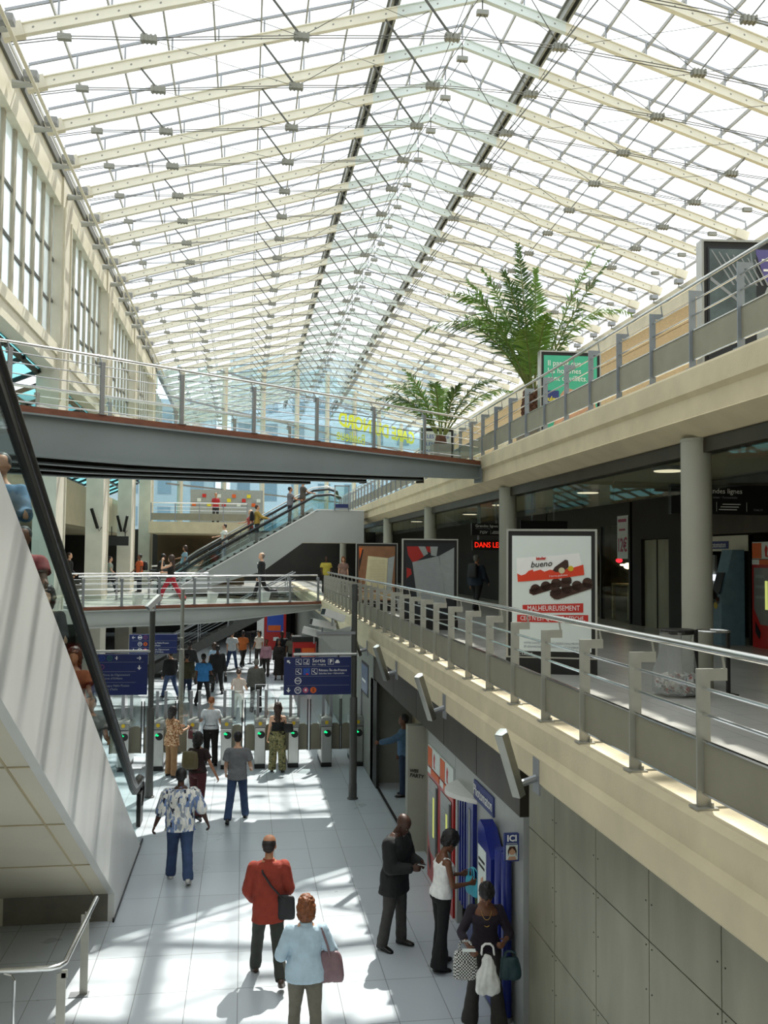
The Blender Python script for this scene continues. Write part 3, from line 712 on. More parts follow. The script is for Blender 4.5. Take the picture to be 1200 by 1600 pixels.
camera_unit('white box camera on top of the dark pole beside the escalator', (-1.9, 20.72, 4.13), rad(-50), rad(38))

def board(name, label, loc, wd, h, rz=0, dep=.06, m='sign blue'):
    t = thing(name, label, 'sign', loc, rz); MB().bx(0, wd, 0, dep, 0, h).build('panel', M[m], t, bevel=.006); return t
def icon(par, x, z, s, kind):
    b = MB(); w = M['letter white']
    if kind == 'down': b.rect(x - .02 * s / .1, x + .02 * s / .1, z - .3 * s, z + .8 * s); b.poly([(x - .7 * s, z), (x - .45 * s, z + .1 * s), (x, z - .4 * s), (x + .45 * s, z + .1 * s), (x + .7 * s, z), (x, z - .8 * s)])
    if kind == 'right': b.rect(x - .8 * s, x + .5 * s, z - .14 * s, z + .14 * s); b.poly([(x + .05 * s, z + .75 * s), (x + .3 * s, z + .75 * s), (x + .85 * s, z), (x + .3 * s, z - .75 * s), (x + .05 * s, z - .75 * s), (x + .45 * s, z)])
    if kind == 'left': b.rect(x - .5 * s, x + .8 * s, z - .14 * s, z + .14 * s); b.poly([(x - .05 * s, z + .75 * s), (x - .3 * s, z + .75 * s), (x - .85 * s, z), (x - .3 * s, z - .75 * s), (x - .05 * s, z - .75 * s), (x - .45 * s, z)])
    if kind == 'upleft': b.poly([(x - .7 * s, z + .7 * s), (x + .4 * s, z + .7 * s), (x + .1 * s, z + .38 * s), (x + .7 * s, z - .25 * s), (x + .3 * s, z - .65 * s), (x - .32 * s, z), (x - .7 * s, z - .35 * s)])
    if kind == 'ring': b.disc((x, z), s, r0=s * .8)
    if kind == 'square':
        for a in ((-1, -1, 1, -.9), (-1, .9, 1, 1), (-1, -1, -.9, 1), (.9, -1, 1, 1)): b.rect(x + a[0] * s, x + a[2] * s, z + a[1] * s, z + a[3] * s)
    if kind == 'esc':
        icon(par, x, z, s, 'square'); b.poly([(x - .8 * s, z + .2 * s), (x - .5 * s, z + .3 * s), (x + .6 * s, z - .6 * s), (x + .8 * s, z - .6 * s), (x + .8 * s, z - .8 * s), (x + .5 * s, z - .8 * s)]); b.disc((x, z + .45 * s), .18 * s)
    if kind == 'walk':
        icon(par, x, z, s, 'square'); b.poly([(x - .8 * s, z - .4 * s), (x + .8 * s, z - .8 * s), (x + .8 * s, z - .6 * s), (x - .7 * s, z - .2 * s)]); b.poly([(x, z - .3 * s), (x + .3 * s, z - .3 * s), (x + .6 * s, z + .7 * s), (x + .3 * s, z + .6 * s)])
    if kind == 'bus': b.rect(x - .8 * s, x + .8 * s, z - .5 * s, z + .1 * s); b.poly([(x - .55 * s, z + .1 * s), (x + .55 * s, z + .1 * s), (x + .4 * s, z + .65 * s), (x - .4 * s, z + .65 * s)])
    b.build('symbol', w, par)
def disc_letter(par, x, z, r, bg, ch, fg, size=None):
    MB().disc((x, z), r).build('line_disc', M[bg], par); text(ch, size or r * 1.5, par, x, z, M[fg], y=-.008, bold=.002)
# the Sortie sign
s1 = board('direction_sign', 'blue hanging direction sign reading Sortie, on the right pole', (.87, 20.0, 2.24), 1.44, .80)
for z in (.20, .395, .60): MB().rect(.05 if z == .20 else .24, 1.40, z - .002, z + .002).build('divider', M['letter grey'], s1)
icon(s1, .1, .70, .055, 'upleft'); icon(s1, .1, .105, .065, 'down')
icon(s1, .31, .70, .062, 'esc'); icon(s1, .475, .70, .062, 'walk'); text('Sortie', .115, s1, .60, .725, M['letter white'], align='LEFT'); text('Exit \u2022 Ausgang', .05, s1, .60, .645, M['letter white'], align='LEFT')
icon(s1, 1.0, .70, .06, 'square'); text('P', .11, s1, 1.0, .70, M['letter white'], bold=.004); icon(s1, 1.14, .70, .06, 'bus')
icon(s1, .31, .495, .062, 'esc'); MB().rect(.41, .55, .425, .565).build('symbol_tile', M['sign blue bright'], s1); MB().poly([(.45, .48), (.5, .55), (.52, .55), (.49, .50)], y=-.008).build('symbol', M['sign green'], s1); MB().rect(.47, .52, .425, .455, y=-.008).build('symbol', M['poster red'], s1)
icon(s1, .65, .495, .062, 'esc'); text('R\u00e9seau \u00cele-de-France', .072, s1, .74, .52, M['letter white'], align='LEFT'); text('Suburban lines \u2022 Nahverkehr', .05, s1, .74, .452, M['letter white'], align='LEFT', sx=.95)
icon(s1, .30, .30, .072, 'ring'); text('RER', .055, s1, .30, .30, M['letter white'])
icon(s1, .30, .10, .072, 'ring'); text('M', .09, s1, .30, .10, M['letter white']); disc_letter(s1, .465, .10, .062, 'sign pink', '4', 'letter white'); disc_letter(s1, .63, .10, .066, 'sign orange', '5', 'letter dark')
MB().tube([(.2, .03, .855), (1.55, .03, .855)], .035, 12).build('hanger_tube', M['brushed steel'], s1, smooth=True); MB().bx(.33, .36, 0, .06, .79, .87).bx(1.15, 1.18, 0, .06, .79, .87).build('hanger_clip', M['dark metal'], s1)
# left sign
s2 = board('direction_sign', 'large blue direction sign partly hidden by the escalator, reading Porte de Clignancourt', (-3.25, 20.66, 2.19), 1.22, .87)
for z, b in ((.70, 1.14), (.50, .98), (.27, .98)): MB().rect(.08, b, z - .002, z + .002).build('divider', M['letter grey'], s2)
for x, ch, c in ((.27, 'B', 'sign blue bright'), (.43, 'D', 'sign green')):
    MB().disc((x, .785), .055, r0=.045).build('line_ring', M[c], s2); text(ch, .06, s2, x, .785, M[c])
MB().poly([(.53, .79), (.56, .795), (.57, .83), (.585, .83), (.58, .795), (.61, .79), (.58, .78), (.585, .75), (.57, .75), (.56, .78)]).build('symbol', M['letter white'], s2)
MB().disc((.27, .60), .05, r0=.042).build('line_ring', M['sign pink'], s2)
icon(s2, 1.04, .785, .055, 'right'); icon(s2, 1.05, .58, .06, 'down')
for t_, z in (('Porte de Clignancourt', .43), ('Porte d\u2019Orl\u00e9ans', .355), ('Bobigny Pablo Picasso', .2), ('Place d\u2019Italie', .125)): text(t_, .062, s2, .30, z, M['letter grey'], align='LEFT')
MB().tube([(.1, .03, .93), (1.3, .03, .93)], .03, 10).build('hanger_tube', M['brushed steel'], s2, smooth=True)
# small sign beyond
s3 = board('direction_sign', 'small blue direction sign with arrows beyond the gates, left of the slim pale pole', (-2.93, 25.0, 2.62), 1.22, .50)
for z in (.335, .16): MB().rect(.06, 1.2, z - .002, z + .002).build('divider', M['letter grey'], s3)
icon(s3, .11, .42, .05, 'left'); icon(s3, .11, .09, .055, 'down'); icon(s3, .27, .42, .055, 'ring'); MB().rect(.225, .315, .405, .435).build('symbol', M['letter white'], s3)
MB().disc((.41, .42), .05, r0=.042).build('line_ring', M['sign pink'], s3); text('E', .05, s3, .41, .42, M['sign pink'])
icon(s3, .27, .25, .055, 'ring'); text('M', .07, s3, .27, .25, M['letter white']); disc_letter(s3, .41, .25, .052, 'sign orange', '5', 'letter dark')
icon(s3, .27, .09, .055, 'ring'); text('M', .07, s3, .27, .09, M['letter white']); disc_letter(s3, .41, .09, .052, 'sign pink', '4', 'letter white')
for t_, z in (('Bobigny Pablo Picasso', .275), ('Place d\u2019Italie', .21), ('Porte de Clignancourt', .105), ('Porte d\u2019Orl\u00e9ans', .045)): text(t_, .055, s3, .52, z, M['letter white'], align='LEFT')
MB().tube([(1.22, .03, .4), (1.36, .03, .4)], .02, 8).tube([(1.22, .03, .1), (1.36, .03, .1)], .02, 8).build('arm', M['pole light'], s3)
# bracket with projectors on the right pole
br = thing('lamp_bracket', 'grey gusset bracket on the right pole carrying lamps', 'bracket', (2.30, 20.05, 3.15))
MB().prism([(0, 0), (0, .55), (-.72, .35), (-.62, .28), (-.4, .05)], 'y', -.012, .012).build('gusset', M['beam paint'], br)
MB().bx(-.75, .1, -.04, .04, .37, .43).build('arm', M['steel grey'], br)
for i, (dx, dz, rz, tl, lab) in enumerate(((-.42, .72, -60, -18, 'white tube camera on the lamp bracket, uppermost of the group'), (-.62, .52, -75, -12, 'white box lamp in the middle of the group on the right pole'), (-.78, .32, 80, 14, 'white box lamp lowest and leftmost on the right pole bracket'))):
    camera_unit(lab, (2.30 + dx, 20.05 + .16 * (i - 1), 3.15 + dz), rad(rz), rad(tl), 1.35)
# uplight tubes on the gallery edge beam
def make_uplight():
    r = thing('wall_uplight', 'x', 'wall lamp', (0, 0, 0))
    pr = [(.066, 0), (.03, .05), (.015, .066), (-.05, .045), (-.066, -.026), (-.02, -.07), (.03, -.04)]; a = V((-.05, -.02, -.24)); d = V((-.2, -.16, .54)).normalized()
    x = d.cross(V((0, 1, 0))).normalized(); y = d.cross(x)
    MB().rings([[a + d * t + x * p[0] + y * p[1] for p in pr] for t in (0, .66)]).build('housing', M['uplight steel'], r)
    MB().rings([[a + d * t + x * p[0] * .9 + y * p[1] * .9 for p in pr] for t in (.661, .668)]).build('lens', M['poster white'], r)
    MB().bx(.115, .135, -.09, .09, -.24, .08).tube([(.12, 0, -.1), (-.05, -.02, -.15)], .035, 8).build('bracket', M['steel grey'], r); return r
u0 = make_uplight(); ul = ['nearest the camera', 'second from the camera', 'third from the camera', 'fourth from the camera', 'fifth and farthest']
for k in range(5):
    o = u0 if k == 0 else copy_tree(u0); o.location = (2.58, 8.38 + 4.0 * k, 3.27); tag(o, 'tilted steel tube uplight on the gallery edge beam, ' + ul[k], 'wall lamp', 'uplights along the gallery edge beam')

# ---- small tube railing in the near left corner
cr = thing('corner_railing', 'bent steel tube railing in the near left corner of the concourse', 'railing', (-1.78, 10.0, 0))
MB().tube([(-2.2, .02, 1.0), (-.12, .02, 1.0), (-.03, .05, 1.0), (.02, .14, 1.0), (.06, 1.95, 1.0)], .028, 12).build('handrail', M['chrome'], cr, smooth=True)
for (x, y) in ((.0, .06), (-.02, 1.62)):
    MB().bx(x - .045, x + .045, y - .008, y + .008, .01, .93).bx(x + .0, x + .06, y - .008, y + .008, .88, .96).build('post', M['rail post'], cr)
    MB().bx(x - .16, x + .06, y - .07, y + .07, 0, .012).build('foot_plate', M['steel grey'], cr)
MB().tube([(-.45, .02, 0), (-.45, .02, .9), (-.48, .02, .95), (-.55, .02, .97)], .014, 8).build('baluster', M['chrome'], cr)
# ------------------------------------------------------------------ right gallery columns, panes, booths, posters, palms
RC = [11.7 + 9.05 * k for k in range(7)]
for k, y in enumerate(RC):
    c = thing('round_column', f'round grey-beige column under the upper gallery edge, {ORD[k]} from the camera', 'column', (6.0, y, 3.5), 0, 'columns of the middle gallery')
    MB().lathe([(.2, 0), (.2, 3.30)], 28).build('shaft', M['column paint'], c, smooth=True)
    MB().lathe([(.208, 3.28), (.208, 3.32)], 28).build('collar', M['column paint'], c)
for k in range(len(RC) - 1):
    y0, y1 = RC[k] + .25, RC[k + 1] - .25; n = 6; q = MB()
    for i in range(n): q.bx(6.1, 6.112, y0 + (y1 - y0) * i / n + .01, y0 + (y1 - y0) * (i + 1) / n - .01, 6.12, 6.8)
    structure(q.build(f'window_{k+30}', M['smoke glass']), 'glass smoke curtain between the gallery columns')
structure(MB().bx(6.1, 6.112, 3, RC[0] - .25, 6.12, 6.8).build('window_40', M['smoke glass']), 'glass smoke curtain')

def billboard(label, loc, rz, h=2.13, w=1.32, d=.2, post='poster white', hang=False):
    t = thing('advertising_panel', label, 'billboard', loc, rz); a = w / 2
    MB().bx(-a, a, -d / 2, d / 2, 0, .23).build('base', M['black'], t)
    f = MB().bx(-a, -a + .03, -d / 2, d / 2, .23, h).bx(a - .03, a, -d / 2, d / 2, .23, h).bx(-a + .03, a - .03, -d / 2, d / 2, h - .03, h).bx(-a + .03, a - .03, -d / 2, d / 2, .23, .25)
    f.build('frame', M['brushed steel'], t)
    MB().bx(-a + .03, a - .03, -d / 2 + .02, d / 2 - .02, .25, h - .03).build('border', M['black'], t)
    MB().rect(-a + .085, a - .085, .33, h - .10, y=-d / 2 + .008, h=.012).build('poster', M[post], t)
    return t
Y0 = -.1 + .004
b1 = billboard('large lit billboard with a chocolate bar advert and red banner lettering, behind the gallery railing', (4.51, 13.28, 3.5), rad(-19.8))
MB().poly([(-.51, 1.70), (-.47, 1.70), (.10, 1.745), (.40, 1.78), (.47, 1.46), (.1, 1.40), (-.5, 1.34)], y=Y0).build('wrapper_print', M['letter white'], b1)
MB().poly([(-.50, 1.47), (-.44, 1.44), (-.38, 1.46), (-.33, 1.51), (-.27, 1.53), (-.26, 1.50), (-.16, 1.53), (-.1, 1.50), (-.02, 1.53), (.06, 1.52), (.2, 1.54), (.3, 1.56), (.46, 1.61), (.475, 1.46), (.1, 1.40), (-.49, 1.345)], y=Y0 - .004).build('wrapper_wave', M['poster orange red'], b1)
text('kinder', .055, b1, -.15, 1.695, M['poster red'], y=Y0 - .008, tilt=rad(-4), bold=.003)
text('bueno', .125, b1, -.15, 1.61, M['letter dark'], y=Y0 - .008, tilt=rad(-5), shear=.3, bold=.001)
MB().poly([(.02, 1.52), (.05, 1.57), (.2, 1.68), (.24, 1.67), (.25, 1.57), (.15, 1.50), (.06, 1.50)], y=Y0 - .012).build('bar_print', M['chocolate'], b1)
MB().disc((.15, 1.52), .045, y=Y0 - .015).build('filling_print', M['page cream'], b1); MB().disc((.28, 1.55), .04, y=Y0 - .012).build('nut_print', M['yellow disc'], b1)
text('2 barres gaufrettes', .035, b1, .1, 1.445, M['letter white'], y=Y0 - .012, tilt=rad(-5))
for ox, oz, n, nm in ((-.32, 1.18, 4, 0), (-.02, 1.15, 4, 1)):
    q = MB()
    q.poly([(ox, oz), (ox + .06, oz - .05), (ox + .12, oz - .055), (ox + .62, oz + .12), (ox + .62, oz + .17), (ox + .5, oz + .2), (ox, oz + .06)] if nm else [(ox, oz), (ox + .06, oz - .03), (ox + .4, oz + .08), (ox + .62, oz + .16), (ox + .55, oz + .22), (ox, oz + .06)], y=Y0 - .002 - nm * .004)
    for k in range(n): q.disc((ox + .09 + k * .15, oz + .06 + k * .045), .075, y=Y0 - .002 - nm * .004, n=16)
    q.build('chocolate_print', M['chocolate'], b1)
MB().poly([(-.42, .89), (.46, .91), (.46, 1.045), (-.42, 1.005)], y=Y0).poly([(-.50, .755), (.53, .76), (.53, .875), (-.50, .86)], y=Y0).build('banner_print', M['poster red'], b1)
text('MALHEUREUSEMENT', .105, b1, .03, .962, M['letter white'], y=Y0 - .006, sx=.78, tilt=rad(-1.2))
text('CECI N\u2019EST QU\u2019UNE AFFICHE.', .095, b1, .015, .812, M['letter white'], y=Y0 - .006, sx=.74, tilt=rad(-.4))
text('VOTRE SANT\u00c9, MANGEZ AU MOINS CINQ FRUITS', .04, b1, 0, .45, M['letter grey'], y=Y0, sx=.9); text('ET L\u00c9GUMES PAR JOUR. WWW.MANGERBOUGER.FR', .04, b1, 0, .395, M['letter grey'], y=Y0, sx=.85)
text('SPECTACLE', .055, b1, -.42, .285, M['letter white'], y=-.105, shear=.2)
b2 = billboard('billboard with an open grey book on a dark red ground, behind the gallery railing', (4.32, 21.5, 3.5), rad(-6), post='poster dark')
MB().poly([(-.55, 1.95), (-.22, 1.95), (-.14, 1.72), (-.40, 1.55), (-.52, 1.75)], y=Y0).poly([(-.55, 1.45), (-.45, 1.42), (-.43, 1.3), (-.55, 1.2)], y=Y0).poly([(-.1, 1.95), (.05, 1.95), (.0, 1.8), (-.08, 1.84)], y=Y0).build('red_print', M['machine red'], b2)
MB().poly([(-.28, 1.95), (-.12, 1.95), (-.05, 1.78), (-.15, 1.72)], y=Y0 - .003).poly([(0, 1.95), (.18, 1.95), (.15, 1.72), (.02, 1.74)], y=Y0 - .003).build('sleeve_print', M['page grey'], b2)
MB().poly([(-.42, 1.58), (.2, 1.73), (.38, .78), (.35, .60), (-.28, .60)], y=Y0 - .006).poly([(.21, 1.73), (.565, 1.93), (.565, .75), (.36, .75)], y=Y0 - .006).build('page_print', M['page grey'], b2)
q = MB()
for k in range(16): q.poly([(-.32 + k * .008, 1.50 - k * .05), (.15 + k * .01, 1.60 - k * .05), (.15 + k * .01, 1.585 - k * .05), (-.32 + k * .008, 1.485 - k * .05)], y=Y0 - .009)
q.build('text_lines_print', M['letter grey'], b2)
MB().rect(.12, .22, .5, .66, y=Y0 - .003).build('label_print', M['poster yellow'], b2)
b3 = billboard('billboard with a cream book page beside a brown spine, farthest along the gallery railing', (4.12, 29.0, 3.5), rad(-4), post='poster brown')
MB().poly([(-.28, 1.72), (.35, 1.66), (.3, .65), (-.38, .65)], y=Y0).build('page_print', M['page cream'], b3)
MB().poly([(.36, 1.66), (.56, 1.72), (.46, .65), (.31, .65)], y=Y0).build('page_edge_print', M['page grey'], b3)
MB().poly([(-.56, 1.92), (-.42, 1.92), (-.56, 1.2)], y=Y0).build('black_print', M['black'], b3); MB().poly([(-.56, 1.97), (-.45, 1.97), (-.54, 1.6)], y=Y0 - .004).build('yellow_print', M['sign orange'], b3)
MB().rect(-.56, .56, .36, .58, y=Y0).build('orange_print', M['wood tan'], b3)
q = MB()
for k in range(18): q.rect(-.22, .26, 1.58 - k * .05, 1.592 - k * .05, y=Y0 - .004)
q.build('text_lines_print', M['wall beige'], b3)
# upper level billboards
b4 = billboard('green billboard beside the big palm on the upper gallery', (6.76, 18.75, 7.45), rad(-3), post='poster green')
for t_, z in (('Il para\u00eet que', 1.86), ('les hommes', 1.70), ('sont douillets.', 1.54)): text(t_, .165, b4, -.5, z, M['letter white'], y=Y0 - .004, align='LEFT', sx=.92)
MB().rect(-.55, -.25, .95, 1.28, y=Y0).build('blue_print', M['poster navy'], b4); text('jules', .14, b4, -.4, 1.1, M['poster yellow'], y=Y0 - .006, bold=.003)
MB().poly([(-.4, .4), (-.22, 1.2), (-.1, 1.35), (.1, 1.3), (.05, .9), (.2, 1.1), (.5, 1.25), (.55, .9), (.2, .4)], y=Y0 - .002).build('figure_print', pm('skin print', '#C79A7C', .5, var=.2), b4)
MB().poly([(.1, 1.15), (.2, 1.3), (.45, 1.38), (.5, 1.25), (.3, 1.1)], y=Y0 - .005).build('dark_print', M['poster dark'], b4)
b5 = billboard('dark photograph billboard at the upper right, nearest on the upper gallery', (6.78, 11.75, 7.45), rad(-6), post='poster dark')
pg = pm('photo print', '#4d5a5c', .5, var=.6, scale=3); MB().rect(-.55, .1, .9, 2.0, y=Y0).build('photo_print', pg, b5)
MB().poly([(.08, 2.0), (.56, 2.0), (.56, 1.5), (.25, 1.5)], y=Y0).build('purple_print', pm('purple print', '#5a5590', .5), b5)
MB().rect(.18, .5, 1.84, 1.87, y=Y0 - .004).rect(.2, .52, 1.70, 1.73, y=Y0 - .004).rect(.28, .5, 1.63, 1.645, y=Y0 - .004).build('text_lines_print', M['letter white'], b5)
MB().poly([(.1, .5), (.56, .5), (.56, 1.45), (.25, 1.48), (.1, 1.1)], y=Y0).build('pale_print', M['page grey'], b5)
q = MB()
for k in range(7): q.poly([(-.53 + k * .1, 1.98 - k * .02), (-.51 + k * .1, 1.98 - k * .02), (-.2 + k * .08, 1.5), (-.23 + k * .08, 1.5)], y=Y0 - .004)
q.poly([(-.54, 1.62), (-.54, 1.56), (-.05, 1.18), (-.02, 1.2)], y=Y0 - .004); q.build('beam_print', M['steel grey'], b5)
b6 = billboard('white text billboard behind the small palm at the end of the upper footbridge', (5.14, 24.7, 7.515), rad(0), h=1.2, w=.92, post='poster white')
for k, t_ in enumerate(('LES', 'LEN', 'NO')): text(t_, .14, b6, -.2, .95 - k * .2, M['sign blue bright'], y=Y0 - .004)
for k in range(3): text('258'[k] + '0', .14, b6, .25, .95 - k * .2, M['sign blue bright'], y=Y0 - .004)

# ---- palms
def frond(par, base, tip, lift, m, leaf=.34, n=72, droop=.35):
    base, tip = V(base), V(tip); mid = base + (tip - base) * .5 + V((0, 0, lift)); pts = []
    for i in range(17):
        t = i / 16; pts.append(base * (1 - t) ** 2 + mid * 2 * t * (1 - t) + tip * t * t)
    f = MB().tube(pts, [.022 * (1 - i / 17) + .004 for i in range(17)], 5); f.build('frond_stalk', M['palm stem'], None)
    st = bpy.data.objects[-1] if False else None
    lf = MB()
    for i in range(n):
        t = .14 + .86 * i / (n - 1); k = min(15, int(t * 16)); u = t * 16 - k; p = pts[k].lerp(pts[k + 1], u); d = (pts[k + 1] - pts[k]).normalized()
        sd = d.cross(V((0, 0, 1)));
        if sd.length < .05: sd = V((1, 0, 0))
        sd.normalize(); up = sd.cross(d)
        L = leaf * (math.sin(min(1, (t - .08) * 1.25) * PI * .86 + .25)) * random.uniform(.85, 1.1) + .05
        for s in (-1, 1):
            q = (sd * s * .6 + d * .72 + up * random.uniform(-.35, .55)).normalized(); e = p + q * L + V((0, 0, -droop * L * random.uniform(.5, 1.7)))
            wv = d * (.012 + leaf * .02); m1 = p.lerp(e, .45) + up * .012
            lf.add([p - wv * .5, m1 - wv, e, m1 + wv, p + wv * .5], [(0, 1, 2, 3, 4)])
    return f, lf, pts
def palm(label, loc, fr, trunk, pot, mats):
    t = thing('potted_palm', label, 'palm', loc); LEAF = mats[1]
    pw, ph = pot
    MB().rings([[V((sx * pw * k, sy * pw * k, z)) for sx, sy in ((-1, -1), (1, -1), (1, 1), (-1, 1))] for k, z in ((.86, 0), (.84, .05), (.94, .06), (1, ph), (.9, ph), (.88, ph - .06))]).build('planter', M['planter'], t, bevel=.01)
    tr = MB(); rr = trunk[1]
    for k in range(9):
        z = ph - .05 + k * trunk[0] / 8
        for j in range(9):
            a = 2 * PI * (j + (k % 2) * .5) / 9; b = rr * (1 - .25 * abs(k - 3) / 5)
            tr.ell((math.cos(a) * b * .8, math.sin(a) * b * .8, z), (.07, .07, .08), 6, 4)
    tr.lathe([(rr * .8, ph - .1), (rr * .9, ph + trunk[0] * .4), (rr * .6, ph + trunk[0])], 12); tr.build('trunk', M['terracotta'], t)
    top = V((0, 0, ph + trunk[0] - .02))
    for i, (tip, lift) in enumerate(fr):
        a = math.atan2(tip[1], tip[0]); b = top + V((math.cos(a) * .08, math.sin(a) * .08, 0))
        st, lf, pts = frond(None, b, tip, lift, None, LEAF)
        o = bpy.context.scene.collection.objects
        stalk = [x for x in bpy.data.objects if x.name.startswith('frond_stalk') and x.parent is None][0]
        stalk.name = 'frond'; stalk.parent = t
        lf.build('leaflets', M['palm green' if i % 3 else 'palm dark'], stalk)
    return t
bp = (6.45, 20.3, 7.45)
tips = [(3.7, 10.08), (4.36, 10.99), (4.95, 11.58), (5.91, 12.18), (6.53, 11.85), (7.95, 12.4), (8.03, 11.93), (8.81, 10.91), (4.6, 10.3)]
fr = [((x - bp[0], random.uniform(-.7, .7), z - bp[2]), (.5 + .45 * abs(x - bp[0])) if z < 11.2 else .45) for x, z in tips]
for a in range(9):
    an = rad(20 + a * 31); R_ = random.uniform(1.1, 2.0); fr.append(((math.cos(an) * R_ * .8, math.sin(an) * R_, random.uniform(2.4, 4.4)), .7))
palm('big potted palm with many upright fronds on the upper gallery', bp, fr, (.62, .27), (.31, .95), (None, .47))
sp = (4.95, 23.3, 7.51)
tips = [(3.3, 9.2), (3.6, 9.65), (3.95, 9.95), (5.35, 9.6), (6.84, 9.50), (3.5, 8.95), (6.3, 9.75)]
fr = [((x - sp[0], random.uniform(-.4, .4), z - sp[2]), .9 if abs(x - sp[0]) > 1.2 else .5) for x, z in tips] + [((.3, .9, 2.2), .8), ((-.4, -.9, 2.0), .8), ((-.8, .8, 2.3), .8)]
palm('small potted palm with arching fronds at the right end of the upper footbridge', sp, fr, (.22, .12), (.235, .58), (None, .34))
t = thing('litter_bin', 'small pale cylindrical bin behind the upper gallery railing left of the big palm', 'bin', (6.55, 23.0, 7.45)); MB().lathe([(.2, 0), (.22, .02), (.22, .85), (.18, .9)], 20).build('body', M['cream paint'], t, smooth=True); MB().lathe([(.225, .86), (.225, .92), (.15, .93)], 20).build('rim', M['steel grey'], t)
# low plants along the far edge seen through the bridge railing
for k, (x, y, s) in enumerate(((0.6, 47.5, 1), (2.4, 49, .8), (3.6, 50.5, .7))):
    pass

# ---- rubbish bag stands
t = thing('rubbish_bag_stand', 'steel ring stand holding a clear plastic bag of rubbish beside the near round column', 'bin', (5.36, 10.98, 3.5))
MB().bx(.23, .27, -.02, .02, 0, .82).bx(-.0, .3, -.08, .08, 0, .015).build('stand', M['dark metal'], t)
MB().rings([[V((.0 + r * math.cos(a), r * math.sin(a), z)) for a in [2 * PI * j / 16 for j in range(16)]] for r, z in ((.2, .77), (.215, .78), (.215, .82), (.2, .83))]).build('ring', M['dark metal'], t)
bg_ = []
for z, r in ((.80, .2), (.7, .19), (.5, .22), (.3, .27), (.15, .29), (.05, .27), (.02, .2)):
    bg_.append([V((-.02 + (r + .018 * math.sin(5 * a + z * 20)) * math.cos(a), (r + .018 * math.cos(7 * a)) * math.sin(a), z)) for a in [2 * PI * j / 30 for j in range(30)]])
MB().rings(bg_, cap=False).build('bag', M['plastic clear'], t, smooth=True)
q = MB()
for k in range(90):
    a = random.uniform(0, 2 * PI); r = .22 * math.sqrt(random.random()); z = random.uniform(.06, .30 - r * .2)
    R = Matrix.Rotation(random.uniform(0, 3), 3, V((random.random(), random.random(), random.random() + .1)).normalized()); c = V((-.02 + r * math.cos(a), r * math.sin(a), z))
    vs = [c + R @ V((x, y, w)) for w in (-.006, .006) for y in (-.03, .03) for x in (-.045, .045)]; q.add(vs, [(0, 2, 3, 1), (4, 5, 7, 6), (0, 1, 5, 4), (2, 6, 7, 3), (0, 4, 6, 2), (1, 3, 7, 5)])
ramp_mat('rubbish', 'voronoi', [(0, '#e4e0d6'), (.35, '#c9c7c0'), (.55, '#b0413c'), (.65, '#dddddd'), (.8, '#4a6f86'), (.9, '#3d5a34')], 16)
tag(q.build('rubbish', M['rubbish'], t), kind='stuff')
t = thing('rubbish_bag_stand', 'empty steel ring stand just right of the full rubbish bag', 'bin', (6.05, 11.0, 3.5))
MB().bx(-.02, .02, -.02, .02, 0, .80).bx(-.1, .1, -.08, .08, 0, .015).build('stand', M['dark metal'], t)
MB().rings([[V((-.2 + r * math.cos(a), r * math.sin(a), z)) for a in [2 * PI * j / 20 for j in range(20)]] for r, z in ((.19, .80), (.2, .79), (.215, .80), (.2, .815), (.19, .80))], cap=False).build('ring', M['brushed steel'], t)

for k, (x, y) in enumerate(((7.9, 10.5), (7.9, 16.5), (8.6, 22.5), (8.0, 28.5), (8.6, 35.0), (8.0, 43.0))):  # disc lamps whose glow is added to lift the dark interior
    t = thing('added_glow_lamp', f'round ceiling lamp with added glow over the middle gallery, {ORD[k]} from the camera', 'ceiling lamp', (x, y, 6.93), 0, 'ceiling lamps of the middle gallery')
    MB().lathe([(.3, -.06), (.3, .02)], 24).build('rim', M['steel grey'], t); MB().lathe([(.26, -.075), (.27, -.061)], 24).build('diffuser', M['ceiling lamp'], t)
for k, (x, y, z) in enumerate(((-5.42, 35.40, 6.45), (-5.55, 44.0, 6.55))):
    t = thing('column_lamp', ('dark slanting lamp on the second visible left column under the upper footbridge', 'dark V-shaped twin lamp on the third visible left column')[k], 'wall lamp', (x, y, z))
    for sg in ((1,) if k == 0 else (-1, 1)): MB().bar((.06 * sg, -.08, -.3), (.22 * sg if k else -.14, -.3, .42), .1, .07).build('housing', M['dark metal'], t)
    MB().tube([(.05, 0, -.25), (.12, -.12, -.4), (.2, -.02, -.25)], .015, 6).build('cable', M['black'], t)
t = thing('hanging_sign', 'dark sign board hanging between the left columns of the middle level', 'sign', (-6.15, 43.2, 5.6)); MB().bx(0, .95, 0, .12, 0, .42).build('panel', M['dark metal'], t); MB().tube([(.2, .06, .42), (.2, .06, .86)], .02, 6).tube([(.8, .06, .42), (.8, .06, .86)], .02, 6).build('hanger', M['dark metal'], t)
